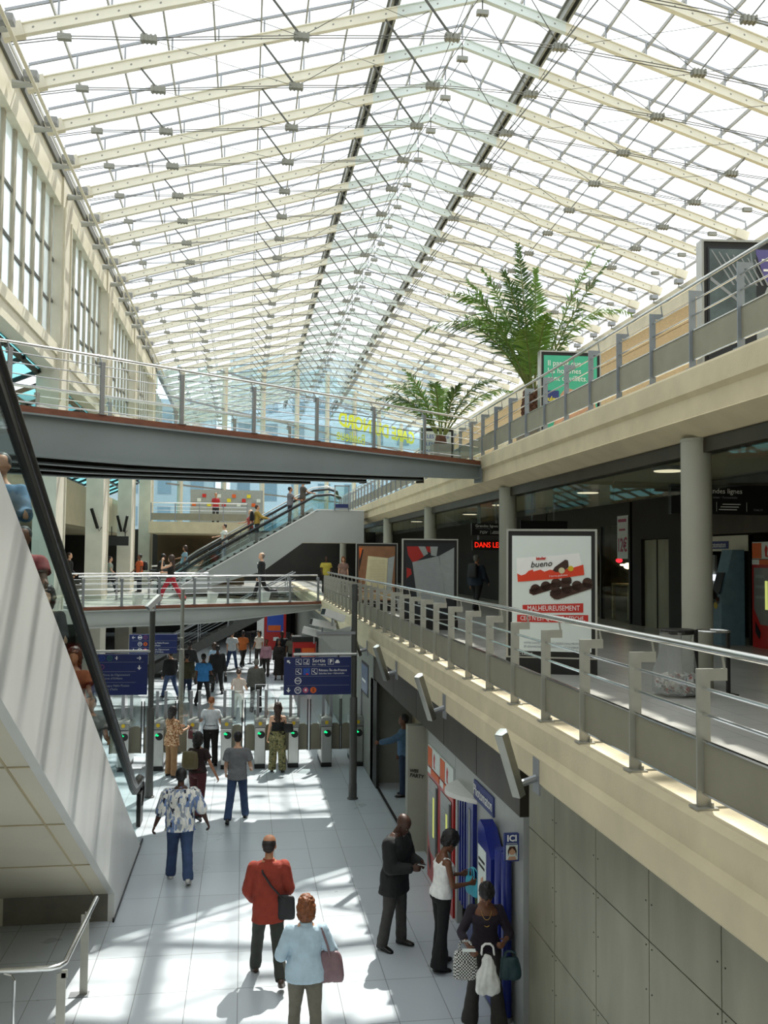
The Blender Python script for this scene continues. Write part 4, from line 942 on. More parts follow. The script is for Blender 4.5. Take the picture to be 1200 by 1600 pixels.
# ---- hanging signs of the middle gallery
def hsign(label, loc, w, h, big):
    t = thing('hanging_sign', label, 'sign', loc); MB().bx(0, w, 0, .1, 0, h).build('panel', M['black'], t)
    q = MB()
    for x in (.25 * w, .72 * w): q.tube([(x, .05, h), (x, .05, 6.93 - loc[2])], .018, 6)
    q.build('hanger', M['steel grey'], t)
    if big:
        k = h / .46; gx = .52 if w > 2 else .1; text('Grandes lignes', (.118 if w > 2 else .15 * k), t, gx, h * .78, M['letter white'], align='LEFT'); text('Intercity trains \u2022 Fernverkehr', .05 * k, t, gx, h * .57, M['letter grey'], align='LEFT')
        text('TGV', .15 * k, t, .28 * k, h * .24, M['letter white'], align='LEFT', shear=.35, sx=1.1)
        e = MB()
        for j in range(3): e.rect(.84 * k - j * .03 * k, (1.14 - j * .03) * k, h * (.33 - j * .09), h * (.36 - j * .09))
        e.rect(.74 * k, .745 * k, h * .1, h * .42).rect(1.24 * k, 1.245 * k, h * .1, h * .42).build('symbol', M['letter white'], t); text('THALYS', .045 * k, t, 1.35 * k, h * .16, M['letter grey'], align='LEFT')
    return t
hsign('wide black hanging sign reading Grandes lignes, right of the nearest round column', (6.75, 14.0, 5.93), 2.6, .48, True)
hsign('small black hanging sign reading Grandes lignes, left of the chocolate billboard', (5.95, 24.0, 5.79), .95, .32, True)
hsign('black hanging sign with its edge above the chocolate billboard', (7.3, 24.0, 5.9), 1.3, .3, False)
t = thing('led_display', 'red lit letter display under the small black hanging sign', 'display', (6.1, 24.3, 5.40)); MB().bx(-.05, 1.2, 0, .1, 0, .27).build('case', M['dark metal'], t)
text('DANS LES M', .2, t, .0, .135, M['led red'], align='LEFT', y=-.01, sx=.85, bold=.001)
MB().bx(.1, .14, .02, .06, .27, 1.5).bx(1.0, 1.04, .02, .06, .27, 1.5).build('hanger', M['steel grey'], t)

# ---- photo booth and machines at the back of the middle gallery, facing the hall
def wallthing(name, label, cat, loc, group=None): return thing(name, label, cat, loc, -PI / 2, group)
t = wallthing('photo_booth', 'photo booth with a cream lintel at the back of the middle gallery', 'photo booth', (9.98, 19.3, 3.5))
MB().bx(0, 2.05, 0, .08, 1.88, 2.2).build('lintel', M['cream paint'], t); MB().bx(0, .06, 0, 1.1, 0, 2.2).bx(1.98, 2.05, 0, 1.1, 0, 2.2).bx(0, 2.05, 1.0, 1.1, 0, 2.2).build('shell', M['dark interior'], t)
MB().rect(.35, 1.22, 1.93, 2.09, y=-.012, h=.012).build('sign_panel', M['poster navy'], t); text('Photomaton', .17, t, .78, 2.01, M['letter white'], y=-.02, sx=.85)
MB().bx(.1, .55, .05, .1, .1, 1.8).build('side_panel', M['wall grey'], t); MB().bx(.3, .62, .0, .06, 1.25, 1.38).build('screen', M['screen white'], t)
k_ = wallthing('ticket_kiosk', 'pale blue curved kiosk between the photo booth and the red machine', 'kiosk', (9.4, 17.75, 3.5))
MB().prism([(0, 0), (0, .95), (.15, 1.5), (.25, 1.9), (.5, 1.9), (.5, 0)], 'x', 0, .42).build('body', pm('kiosk blue', '#6d8fa0', .4), k_)
MB().prism([(.005, 1.02), (.12, 1.44), (.1, 1.44), (-.012, 1.02)], 'x', .06, .36).build('screen', M['poster dark'], k_); MB().disc((.2, .78), .07, y=-.008).build('sticker', M['yellow disc'], k_); MB().rect(.1, .34, .82, .95, y=-.006).build('photo_print', M['poster dark'], k_)
def vending(label, loc, tall=2.12, grp=None, w=.92):
    t = wallthing('vending_machine', label, 'vending machine', loc, grp)
    MB().bx(0, w, 0, .75, 0, tall - .34).build('cabinet', M['machine red'], t)
    MB().bx(.01, w - .01, 0, .7, tall - .33, tall).build('header', M['poster white'], t); MB().rect(.02, w * .38, tall - .32, tall - .02, y=-.006).build('header_print', M['sign orange'], t)
    MB().poly([(w * .55, tall - .06), (w * .62, tall - .12), (w * .58, tall - .24), (w * .64, tall - .30), (w * .52, tall - .28), (w * .5, tall - .14)]).build('header_print', M['poster red'], t);
    MB().rect(.02, w - .02, tall - .44, tall - .345, y=-.008).build('price_strip', M['sign orange'], t); MB().rect(.02, w * .3, tall - .44, tall - .345, y=-.011).build('price_card', M['poster white'], t)
    MB().poly([(.08, tall - .5), (w - .1, tall - .5), (w - .1, .45), (.3, .45), (.08, .75)], y=-.01).build('window', M['machine grey'], t)
    MB().rect(w * .52, w * .62, .75, tall - .75, y=-.016).build('lit_tube', M['yellow tube'], t); MB().rect(w - .22, w - .12, .5, tall - .55, y=-.02).build('coin_strip', M['black'], t)
    MB().poly([(.12, .5), (.3, .3), (.26, .16), (.12, .3)], y=-.012).build('tray', M['black'], t)
    q = MB()
    for z in (.95, 1.15, 1.35): q.rect(.14, w * .5, z, z + .06, y=-.014)
    q.build('shelf', M['page grey'], t); return t
vending('red vending machine at the right edge of the middle gallery beside the photo booth', (9.9, 17.05, 3.5), 2.05)
# lift doors
L_ = wallthing('lift', 'lift with brushed steel double doors in a dark metal wall of the middle gallery', 'lift', (10.0, 23.0, 3.5))
MB().bx(0, 2.75, 0, .3, 2.2, 3.25).bx(0, .55, 0, .3, 0, 2.2).bx(2.1, 2.75, 0, .3, 0, 2.2).build('surround', M['dark interior'], L_)
MB().bx(.58, 1.31, .08, .14, 0, 2.18).build('door', M['panel metal'], L_); MB().bx(1.34, 2.07, .08, .14, 0, 2.18).build('door', M['panel metal'], L_); MB().bx(1.31, 1.34, .06, .14, 0, 2.18).build('centre_gap', M['black'], L_)
# shop with a price poster
sh = wallthing('shop_window', 'dim shop window with a 12 euro price poster left of the lift', 'shop window', (10.0, 29.8, 3.5))
MB().bx(0, 6.7, 0, .02, 0.05, 2.6).build('pane', M['smoke glass'], sh); MB().bx(0, 6.7, -.02, .1, 2.6, 3.2).bx(0, .08, -.02, .1, 0, 2.6).bx(4.6, 4.7, -.02, .1, 0, 2.6).bx(6.62, 6.7, -.02, .1, 0, 2.6).build('frame', M['dark metal'], sh)
MB().bx(5.9, 6.6, -.035, -.02, 1.7, 2.85).build('poster', M['poster white'], sh); text('12\u20ac', .5, sh, 6.25, 2.05, M['sign pink'], y=-.045, bold=.01, sx=.8); MB().rect(5.98, 6.52, 2.68, 2.76, y=-.045).rect(6.05, 6.45, 2.45, 2.5, y=-.045).build('text_lines_print', M['sign pink'], sh)
structure(MB().bx(12.2, 12.4, 23.2, 30, 3.5, 6.9).bx(10.1, 12.2, 29.8, 30, 3.5, 6.9).build('wall_shop_inner', pm('shop wall', '#6a5a3a', .7, var=.5, scale=2.5)), 'shop interior wall')
for nm, lab, cat, loc, m, r in (('pendant_lamp', 'small red lit lamp in the dim shop', 'lamp', (10.9, 26.0, 5.15), 'lamp red', .1), ('pendant_lamp', 'white flower-shaped lit lamp in the dim shop', 'lamp', (10.7, 24.9, 5.0), 'lamp warm', .13)):
    t = thing(nm, lab, cat, loc); q = MB().ell((0, 0, 0), (r, r, r * .7), 12, 6)
    if 'flower' in lab:
        for j in range(6): q.ell((math.cos(j) * .17, math.sin(j) * .17, .03), (.07, .07, .03), 8, 4)
    q.build('lit_shade', M[m], t); MB().tube([(0, 0, r * .6), (0, 0, 6.9 - loc[2])], .008, 5).build('cord', M['black'], t)
t = thing('display_table', 'yellowish wooden display table in the dim shop', 'table', (10.9, 25.0, 3.5)); MB().bx(-.4, .4, -.6, .6, .95, 1.0).build('table_top', M['wood tan'], t)
for x in (-.36, .36):
    for y in (-.55, .55): MB().bx(x - .04, x + .04, y - .04, y + .04, 0, .95).build('leg', M['wood tan'], t)
t = thing('clothes_rail', 'rail of dark and blue clothes behind the shop window', 'clothes rail', (10.7, 23.6, 3.5)); MB().tube([(0, -.3, 0), (0, -.3, 1.6), (0, .5, 1.6), (0, .5, 0)], .02, 6).build('frame', M['chrome'], t)
for k in range(5): MB().bx(-.2, .2, -.22 + k * .15, -.14 + k * .15, .5, 1.5).build('garment', M['poster dark' if k % 2 else 'kiosk blue'], t)

# ---- lower right: photo booth, kiosk, machines
t = wallthing('photo_booth', 'grey photo booth with a blue name sign and blue curtain on the lower concourse', 'photo booth', (3.05, 13.28, 0))
MB().bx(0, 3.3, .02, .1, 2.02, 2.36).bx(1.25, 3.3, .02, .1, 0, 2.02).bx(0, .12, .02, .1, 0, 2.02).build('front_panel', pm('booth grey', '#A9ABA6', .4, .2, var=.05), t)
MB().bx(.12, 1.25, 1.0, 1.05, 0, 2.02).bx(.1, .14, .1, 1.0, 0, 2.02).bx(1.23, 1.27, .1, 1.0, 0, 2.02).build('shell', M['dark interior'], t)
MB().rect(1.15, 2.12, 2.03, 2.27, y=.0, h=.02).build('sign_panel', M['poster navy'], t); text('Photomaton', .2, t, 1.63, 2.15, M['letter white'], y=-.008, sx=.93)
aw = [(.1 + 1.15 * k / 10, -.30 * math.sin(PI * k / 10)) for k in range(11)]
MB().prism([(x, y + .02) for x, y in aw], 'z', 1.96, 2.02).build('awning', M['white paint'], t)
q = MB()
for k in range(9): q.bx(.16 + k * .075, .16 + k * .075 + .06, .03 + .03 * (k % 2), .07 + .03 * (k % 2), .35, 1.95)
q.build('curtain', M['booth blue'], t)
MB().bx(.92, 1.23, -.03, .05, .0, 1.96).build('jamb_panel', M['booth blue'], t); MB().rect(1.0, 1.1, .3, 1.85, y=-.036).build('glass_strip', M['page grey'], t)
k_ = wallthing('photo_kiosk', 'bright blue photo kiosk with a poster beside the grey photo booth', 'kiosk', (3.04, 11.25, 0))
MB().prism([(0, .05), (0, 1.95), (.1, 2.02), (.3, 1.98), (.62, 1.7), (.62, .05)], 'y', -.16, .0).build('body', M['booth blue'], k_); MB().rect(.04, .42, .9, 1.72, y=-.166).build('poster', M['poster white'], k_)
MB().poly([(.12, .95), (.2, 1.35), (.3, 1.4), (.36, .95)], y=-.172).build('figure_print', M['skin print'], k_); MB().tube([(-.12, -.05, .95), (-.2, -.08, 1.3), (-.12, -.1, 1.65)], .025, 8).build('handle', M['kiosk blue'], k_)
MB().rect(.08, .36, 1.55, 1.58, y=-.17).rect(.08, .36, 1.48, 1.51, y=-.17).build('text_lines_print', M['letter dark'], k_)
t = thing('blue_column', 'glossy blue tubular pillar at the near end of the photo booth', 'pillar', (2.99, 10.4, 0))
MB().lathe([(.075, 0), (.075, 1.86)], 16, (-.02, .12, 0)).lathe([(.06, 0), (.06, 1.86)], 16, (0, -.04, 0)).build('tube', M['booth blue'], t, smooth=True); MB().lathe([(.07, 0), (.07, .06)], 16, (0, -.04, 0)).build('foot', M['steel grey'], t)
t = thing('portrait_sign', 'small blue ICI sign with a portrait photo above the blue pillar', 'sign', (2.96, 10.05, 1.865)); MB().bx(-.082, .082, 0, .05, 0, .30).build('panel', M['poster navy'], t)
text('ICI', .095, t, 0, .25, M['letter white'], bold=.003); MB().rect(-.06, .06, .189, .2).build('text_lines_print', M['letter grey'], t); MB().rect(-.066, .066, .02, .18).build('photo_print', M['poster white'], t)
MB().disc((0, .115), .04, y=-.012, h=.004).poly([(-.05, .02), (-.035, .055), (.035, .055), (.05, .02)], y=-.012).build('face_print', M['skin print'], t); MB().poly([(-.045, .06), (-.05, .12), (-.03, .165), (.03, .165), (.05, .12), (.045, .06), (.033, .12), (0, .15), (-.033, .12)], y=-.016).build('hair_print', M['chocolate'], t)
vending('red vending machine in the lower wall, farther of the pair', (3.05, 15.22, 0), 2.12, 'vending machines of the lower wall')
vending('red vending machine in the lower wall, nearer of the pair beside the photo booth', (3.05, 14.26, 0), 2.12, 'vending machines of the lower wall')
structure(MB().bx(3.07, 3.4, 13.3, 15.3, 2.13, 2.36).bx(3.8, 4, 9.9, 16.5, 0, 3.1).build('wall_booth', M['booth grey']), 'grey wall over the machines')
gr = thing('graffiti_tag', 'black handwritten graffiti on the cream metal pier', 'graffiti', (3.085, 16.395, 1.32)); text('WES', .075, gr, -.05, .09, M['letter dark'], tilt=rad(6), sx=1.05, bold=.003); text('PARTY', .085, gr, .0, .0, M['letter dark'], tilt=rad(10), sx=1.0, bold=.003)
t = wallthing('wall_screen', 'dark blue framed information screen on the lower wall by the gates', 'screen', (2.99, 23.6, 1.8)); MB().bx(0, 1.3, 0, .09, 0, .78).build('frame', M['black'], t); MB().rect(.06, 1.24, .06, .72, y=-.006).build('screen', pm('screen print', '#3b5d80', .3, var=.5, scale=4), t); MB().rect(.2, .9, .3, .36, y=-.01).build('text_lines_print', M['letter white'], t)
# dotted panel in recess
q = MB()
for i in range(7):
    for j in range(5): q.bx(3.89, 3.905, 17.2 + i * .5, 17.24 + i * .5, .6 + j * .4, .64 + j * .4)
structure(q.build('trim_9', M['dark metal']), 'bolt holes of the recess wall')
# ---- far lower hall
t = thing('vending_machine', 'red and blue drinks machine far back in the lower hall', 'vending machine', (1.75, 52.0, 0))
MB().bx(-.6, .6, 0, .8, 0, 2.3).build('cabinet', M['machine red'], t); MB().rect(-.45, .45, 1.0, 2.1, y=-.01).build('poster', M['sign blue bright'], t); MB().rect(-.4, .3, 1.05, 1.35, y=-.015).build('poster_print', M['sign orange'], t); MB().rect(-.1, .2, .5, .7, y=-.01).build('label_print', M['poster white'], t)
MB().bx(-1.0, -.62, 0, .8, 0, 2.25).build('side_unit', M['white paint'], t)
t = thing('blue_hoarding', 'bright blue hoarding panel far back on the right of the lower hall', 'hoarding', (3.9, 56.5, 0)); MB().bx(-.9, .9, 0, .1, 0, 3.0).build('panel', M['sign blue bright'], t); MB().bx(-.9, .9, .1, .2, 0, .2).build('foot', M['dark metal'], t)
t = thing('kiosk', 'red and orange kiosk at the foot of the blue hoarding', 'kiosk', (2.45, 38.0, 0)); MB().bx(-.45, .45, -.4, .4, 0, 1.75).build('body', M['machine red'], t); MB().bx(-.5, .5, -.45, .45, 1.75, 1.95).build('roof', M['dark metal'], t); MB().rect(-.1, .4, .9, 1.5, y=-.41).build('poster', M['sign orange'], t); MB().rect(-.4, -.15, .9, 1.5, y=-.41).build('dark_print', M['black'], t)
for k, x in enumerate((-1.2, -.75, .35, .6)):
    t = thing('queue_post', f'thin dark queue post in the sunlit far hall, {ORD[k]} from the left', 'post', (x, 45.5 + .5 * (k % 2), 0), 0, 'queue posts in the far hall'); MB().lathe([(.14, 0), (.14, .03), (.03, .04), (.03, 1.5)], 10).build('shaft', M['dark metal'], t); MB().bx(-.2, .2, -.03, .03, 1.48, 1.53).build('cap', M['dark metal'], t)
# shop stall goods behind the cross gallery
t = thing('market_stall', 'shop stand with orange and red placards behind the far cross gallery', 'stall', (-2.2, 53.8, 6.95)); MB().bx(-.9, 3.2, 0, .4, 0, 1.0).build('counter', M['page grey'], t)
for k in range(14): MB().rect(-.8 + k * .28, -.58 + k * .28, 1.05 + .25 * (k % 3), 1.25 + .25 * (k % 3), y=.02).build('placard', M[('sign orange', 'poster white', 'poster red', 'poster yellow')[k % 4]], t)
MB().bx(-.9, 3.2, .1, .14, 1.0, 2.0).build('back_panel', M['page grey'], t)
# ------------------------------------------------------------------ people
tex = bpy.data.textures.new('cloth folds', 'CLOUDS'); tex.noise_scale = .09; tex.noise_depth = 2
tex2 = bpy.data.textures.new('hair strands', 'CLOUDS'); tex2.noise_scale = .028; tex2.noise_depth = 2
def skinm(name, col): return pm(name, col, .5, var=.1, scale=20)
SK = {'light': skinm('skin light', '#D9A98A'), 'tan': skinm('skin tan', '#B98362'), 'brown': skinm('skin brown', '#6E4630'), 'dark': skinm('skin dark', '#472c1f')}
CL = {}
def cloth(h, rough=.85):
    if not isinstance(h, str): return h
    if h not in CL: CL[h] = pm('cloth ' + h, h, rough, var=.14, scale=14, bump=.15, bscale=120)
    return CL[h]
ramp_mat('print shirt', 'voronoi', [(0, '#22263a'), (.18, '#d8d8d0'), (.38, '#6d83ae'), (.55, '#e6e4da'), (.68, '#8f97a0'), (.82, '#c9ccd0'), (.92, '#2f3a5c')], 26, stretch=(1.2, 1.2, .42))
ramp_mat('camo', 'noise', [(0, '#3b3a25'), (.42, '#6d6a44'), (.5, '#8c8357'), (.58, '#4c5233'), (.66, '#a39a6c')], 11)
ramp_mat('floral', 'noise', [(0, '#6b3f22'), (.42, '#8f5c34'), (.5, '#d8b48a'), (.56, '#7c4a28'), (.62, '#e6d2b4')], 26)
ramp_mat('check bag', 'checker', [(0, '#151515'), (.5, '#d8d8d4')], 60, stretch=(1, 1, 1))
pm('denim light', '#B4CAD8', .85, var=.12, scale=10, bump=.2, bscale=150)
pm('denim blue', '#34486b', .85, var=.28, scale=6, bump=.2, bscale=150)
pm('denim dark', '#27334a', .85, var=.25, scale=6, bump=.2, bscale=150)
for n_, c_ in (('hair black', '#0f0c0a'), ('hair brown', '#3a2417'), ('hair auburn', '#7a4522'), ('hair red', '#9a5a2a'), ('hair grey', '#6c6862'), ('hair dark', '#1d1511')): pm(n_, c_, .55, var=.5, scale=60, stretch=(1, 1, .15))
pm('shoe black', '#121110', .35, var=.1); pm('shoe grey', '#b9b8b2', .6, var=.1); pm('shoe brown', '#3d2a1c', .5, var=.1)
pm('eye white', '#e8e4da', .3, var=.02); pm('lip', '#8a4a40', .5, var=.05); pm('metal gold', '#c9a35a', .3, .8, var=.05)

def ring(c, ax, ay, a, b, n=18, e=2.2):
    out = []
    for j in range(n):
        t = 2 * PI * j / n; ct, s_ = math.cos(t), math.sin(t)
        out.append(c + ax * a * (abs(ct) ** (2 / e)) * (1 if ct >= 0 else -1) + ay * b * (abs(s_) ** (2 / e)) * (1 if s_ >= 0 else -1))
    return out
def limb(mb, p, r, n=12, bulge=None):
    """tapered limb through joints p with radii r, rounded at every joint"""
    p = [V(q) for q in p]
    for i in range(len(p) - 1):
        d = p[i + 1] - p[i]; k = 5; pts = [p[i] + d * t / k for t in range(k + 1)]; rr = []
        for t in range(k + 1):
            u = t / k; q = r[i] * (1 - u) + r[i + 1] * u
            if bulge and bulge[i]: q *= 1 + bulge[i] * math.sin(PI * min(1, u * 1.5)) * (1 - u * .3)
            rr.append(q)
        mb.tube(pts, rr, n)
    for i in range(len(p)): mb.ell(p[i], r[i] * .985, 12, 8)

class Pose:
    pass
def person(label, loc, head, H=1.75, sex='m', build=1.0, skin='light', hair=('short', 'hair brown'), top=None, bottom=None, shoes='shoe black',
           lean=0, twist=0, legs=((0, 0), (0, 0)), arms=((5, 8, 12, 0), (5, 8, 12, 0)), headp=(0, 0, 0), detail=1, group=None, z=None, splay=3, sit=0, turnfeet=6, grip=40, name='person', extra=None):
    """legs: (thigh forward deg, knee bend deg) left,right; arms: (flex, abduct, elbow, inward) left,right; headp: pitch down, yaw left, roll"""
    s = H / 1.75; fem = sex == 'f'
    root = thing(name, label, 'person', loc, rad(head), group)
    vox = {2: .0095, 1: .013, 0: .021}[detail]
    P = Pose()
    X, Y, Z = V((1, 0, 0)), V((0, 1, 0)), V((0, 0, 1))
    # legs
    hipw = .088; TL, SLn = .43, .43
    js = []
    for i, sd in ((0, -1), (1, 1)):
        th, kn = legs[i]; sp = rad(splay) * sd
        def dr(a): a = rad(a); return V((math.sin(sp), math.sin(a) * math.cos(sp), -math.cos(a) * math.cos(sp)))
        hip = V((hipw * sd, 0, 0)); knee = hip + dr(th) * TL; ank = knee + dr(th - kn) * SLn; js.append([hip, knee, ank, th - kn])
    low = min(j[2].z - max(0, math.sin(rad(-j[3]))) * .06 for j in js); base = V((0, 0, .082 - low))
    for j in js:
        for k in range(3): j[k] = j[k] + base
    pel = base.copy()
    lr = rad(lean); U_ = V((0, math.sin(lr), math.cos(lr))); Rt = Matrix.Rotation(rad(twist), 3, 'Z') @ X; Fw = U_.cross(Rt).normalized(); Rt = Fw.cross(U_).normalized()
    def T(t, x=0, y=0): return pel + U_ * t + Rt * x + Fw * y
    shw = (.155 if fem else .178) * (.5 + .5 * build)
    g = build
    # torso rings: height over hips, half width, half depth, forward offset
    if fem: tor = [(-.11, .10, .085, -.005), (-.04, .168, .118, -.01), (.03, .172, .118, -.008), (.10, .145, .10, 0), (.17, .125, .09, .004), (.25, .132, .095, .006), (.33, .150, .112, .014), (.40, .150, .10, .004), (.455, .135, .08, -.005), (.49, .085, .06, -.01), (.525, .055, .052, -.006)]
    else: tor = [(-.11, .10, .085, -.005), (-.04, .160, .115, -.01), (.03, .162, .115, -.006), (.10, .152, .105, 0), (.18, .150, .102, .004), (.27, .165, .112, .006), (.36, .182, .118, .004), (.43, .180, .10, -.004), (.47, .15, .08, -.01), (.50, .09, .066, -.012), (.535, .06, .058, -.006)]
    tor = [(t, a * g, b * (.4 + .6 * g) if t < .3 or t > .45 else b * (.5 + .5 * g), o) for t, a, b, o in tor]
    body = MB()
    body.rings([ring(T(t, 0, o), Rt, Fw, a, b) for t, a, b, o in tor])
    # legs
    lg = (.082, .056, .040) if not fem else (.085, .055, .037)
    for j in js:
        h0 = j[0] + V((0, 0, -.03)); limb(body, [h0, j[1], j[2]], [lg[0] * g, lg[1] * (.6 + .4 * g), lg[2]], bulge=(.04, .22))
        body.ell(j[2] + V((0, .03, -.04)), (.03, .06, .022), 10, 6)
    # arms
    aj = []
    for i, sd in ((0, -1), (1, 1)):
        fl, ab, el, inw = arms[i]
        def ad(a, b): a, b = rad(a), rad(b); return (U_ * -math.cos(a) * math.cos(b) + Fw * math.sin(a) * math.cos(b) + Rt * sd * math.sin(b)).normalized()
        sh = T(.43, shw * sd, -.008); e = sh + ad(fl, ab) * .285; w = e + ad(fl + el, ab - inw) * .255; aj.append((sh, e, w, ad(fl + el, ab - inw), sd))
        ar = (.052, .040, .027) if not fem else (.043, .034, .023)
        limb(body, [T(.437, shw * .6 * sd, -.008), sh, e, w], [ar[0] * .98, ar[0] * g, ar[1] * g, ar[2]], 10, bulge=(0, .05, .12))
        # hand
        d = aj[-1][3]; nrm = (Rt * -sd); nrm = (nrm - d * nrm.dot(d)).normalized(); lat = d.cross(nrm).normalized() * sd * -1
        hb = w + d * .012
        body.rings([ring(hb + d * t, lat, nrm, a, b, 12) for t, a, b in ((-.01, .024, .019), (.03, .035, .017), (.06, .041, .016), (.09, .040, .014), (.098, .03, .01))])
        cu = rad(grip)
        for f_, (lo, ln) in enumerate(((-.030, .068), (-.010, .078), (.011, .073), (.030, .056))):
            k0 = hb + d * .09 + lat * lo; d1 = (d * math.cos(cu) + nrm * math.sin(cu)); k1 = k0 + d1 * ln * .5; d2 = (d * math.cos(cu * 2) + nrm * math.sin(cu * 2)); k2 = k1 + d2 * ln * .5
            body.tube([k0 - d * .015, k0, k1, k2], [.0095, .0095, .0088, .0075], 7); body.ell(k2, .0075, 7, 5)
        tb = hb + d * .03 - lat * .034; t1 = tb + (d * .7 - lat * .6 + nrm * .35).normalized() * .036; t2 = t1 + (d * .85 - lat * .15 + nrm * .5).normalized() * .032
        body.tube([hb + d * .015 - lat * .015, tb, t1, t2], [.014, .0125, .0105, .009], 7); body.ell(t2, .009, 7, 5)
        P.hand = getattr(P, 'hand', []) + [hb + d * .08 + nrm * .02]
    # neck and head
    hp, hy, hr = headp; nb = T(.52, 0, -.008)
    Rh = Matrix.Rotation(rad(hy), 3, U_) @ Matrix.Rotation(-rad(hp), 3, Rt) @ Matrix.Rotation(rad(hr), 3, Fw)
    hx, hf, hu = Rh @ Rt, Rh @ Fw, Rh @ U_
    hb0 = nb + (U_ * .6 + hu * .4) * .055 + hf * .008
    body.tube([nb - U_ * .05, nb + U_ * .02, hb0 + hu * .05], [.058 if not fem else .05, .052 if not fem else .045, .05 if not fem else .044], 12)
    hs = 1.03
    def HP(x, y, z): return hb0 + (hx * x + hf * y + hu * z) * hs
    hd = [(.0, .022, .022, .066), (.012, .036, .038, .055), (.035, .050, .062, .034), (.065, .062, .082, .016), (.095, .070, .092, .006), (.125, .075, .097, .0), (.155, .076, .098, -.004), (.185, .070, .09, -.008), (.208, .055, .07, -.012), (.222, .032, .042, -.014), (.227, .01, .014, -.014)]
    body.rings([ring(HP(0, o, z), hx, hf, a * hs, b * hs, 20, 2.1) for z, a, b, o in hd])
    body.rings([ring(HP(0, y, z), hx, hf, a, b, 8) for z, a, b, y in ((.058, .016, .014, .096), (.066, .017, .018, .102), (.085, .011, .014, .102), (.112, .008, .008, .097))])
    for sd in (-1, 1):
        body.ell(HP(.077 * sd, -.005, .095), (.011, .020, .032), 8, 6, Matrix((hx, hf, hu)).transposed())
        body.ell(HP(.028 * sd, .088, .122), (.022, .012, .008), 8, 5, Matrix((hx, hf, hu)).transposed())
    body.ell(HP(0, .094, .036), (.022, .010, .011), 8, 5, Matrix((hx, hf, hu)).transposed()); body.ell(HP(0, .085, .008), (.022, .016, .014), 8, 5, Matrix((hx, hf, hu)).transposed())
    def fin(mb, nm, m, v, smooth=3, disp=0, tx=None, parent=root):
        mb.v = [tuple(V(q) * s) for q in mb.v]
        o = mb.build(nm, m, parent)
        r = o.modifiers.new('remesh', 'REMESH'); r.mode = 'VOXEL'; r.voxel_size = v * s; r.use_smooth_shade = True
        q = o.modifiers.new('smooth', 'SMOOTH'); q.factor = .5; q.iterations = smooth
        if disp:
            d_ = o.modifiers.new('folds', 'DISPLACE'); d_.texture = tx or tex; d_.strength = disp; d_.mid_level = .5; d_.texture_coords = 'LOCAL'
        return o
    fin(body, 'body', SK[skin], vox * .8 if detail == 2 else vox, 2)
    if detail == 2:
        for sd in (-1, 1):
            e_ = MB().ell(V(HP(.029 * sd, .084, .106)) * s, .009 * s, 8, 6).build('eye', M['eye white'], root, True)
            MB().ell(V(HP(.029 * sd, .0908, .105)) * s, .0045 * s, 8, 6).build('iris', M['hair black'], e_, True)
        MB().ell(V(HP(0, .101, .036)) * s, (.02 * s, .006 * s, .006 * s), 10, 5, Matrix((hx, hf, hu)).transposed()).build('lips', M['lip'], root, True)
    # hair
    st, hm_ = hair; HM = Matrix((hx, hf, hu)).transposed()
    if st != 'bald':
        hh = MB()
        if st == 'short': hh.ell(HP(0, -.018, .143), (.089, .105, .098), 16, 10, HM); hh.ell(HP(0, -.045, .09), (.074, .062, .06), 14, 8, HM)
        if st == 'balding': hh.ell(HP(0, -.022, .128), (.085, .102, .082), 16, 10, HM); hh.ell(HP(0, -.05, .08), (.072, .058, .055), 14, 8, HM)
        if st in ('bob', 'long', 'mid'):
            hh.ell(HP(0, -.014, .148), (.097, .112, .1), 16, 10, HM); hh.ell(HP(0, -.045, .08), (.112, .084, .105), 14, 10, HM)
            for sd in (-1, 1): hh.ell(HP(.078 * sd, -.005, .075), (.025, .06, .09), 10, 8, HM)
            if st in ('bob', 'mid'): hh.ell(HP(0, -.05, .02), (.10, .062, .075), 14, 8, HM)
            if st == 'mid': hh.ell(HP(0, -.06, -.02), (.09, .05, .07), 14, 8, HM)
            if st == 'long':
                for k in range(6): hh.ell(HP(0, -.07 - .008 * k, .05 - k * .05), (.092 - .004 * k, .042, .06), 12, 8, HM)
        if st == 'bun': hh.ell(HP(0, -.012, .148), (.093, .112, .100), 16, 10, HM); hh.ell(HP(0, -.05, .09), (.08, .066, .06), 14, 8, HM); hh.ell(HP(0, -.03, .258), (.045, .045, .038), 12, 8, HM)
        if st == 'updo': hh.ell(HP(0, -.018, .142), (.085, .102, .095), 16, 10, HM); hh.ell(HP(0, -.105, .11), (.055, .05, .055), 12, 8, HM)
        if st == 'afro': hh.ell(HP(0, -.024, .16), (.120, .126, .118), 18, 12, HM); hh.ell(HP(0, -.06, .09), (.09, .07, .07), 14, 8, HM)
        fin(hh, 'hair', M[hm_], .010 if detail else .018, 2, .034 if st in ('bob', 'mid', 'long') else .008 if st in ('short', 'balding') else .02, tex2)
    # clothes ---------------------------------------------------------
    b = dict(kind='trousers', col='#222222', flare=0); b.update(bottom or {})
    lb = MB(); ez_ = b.get('ease', .012)
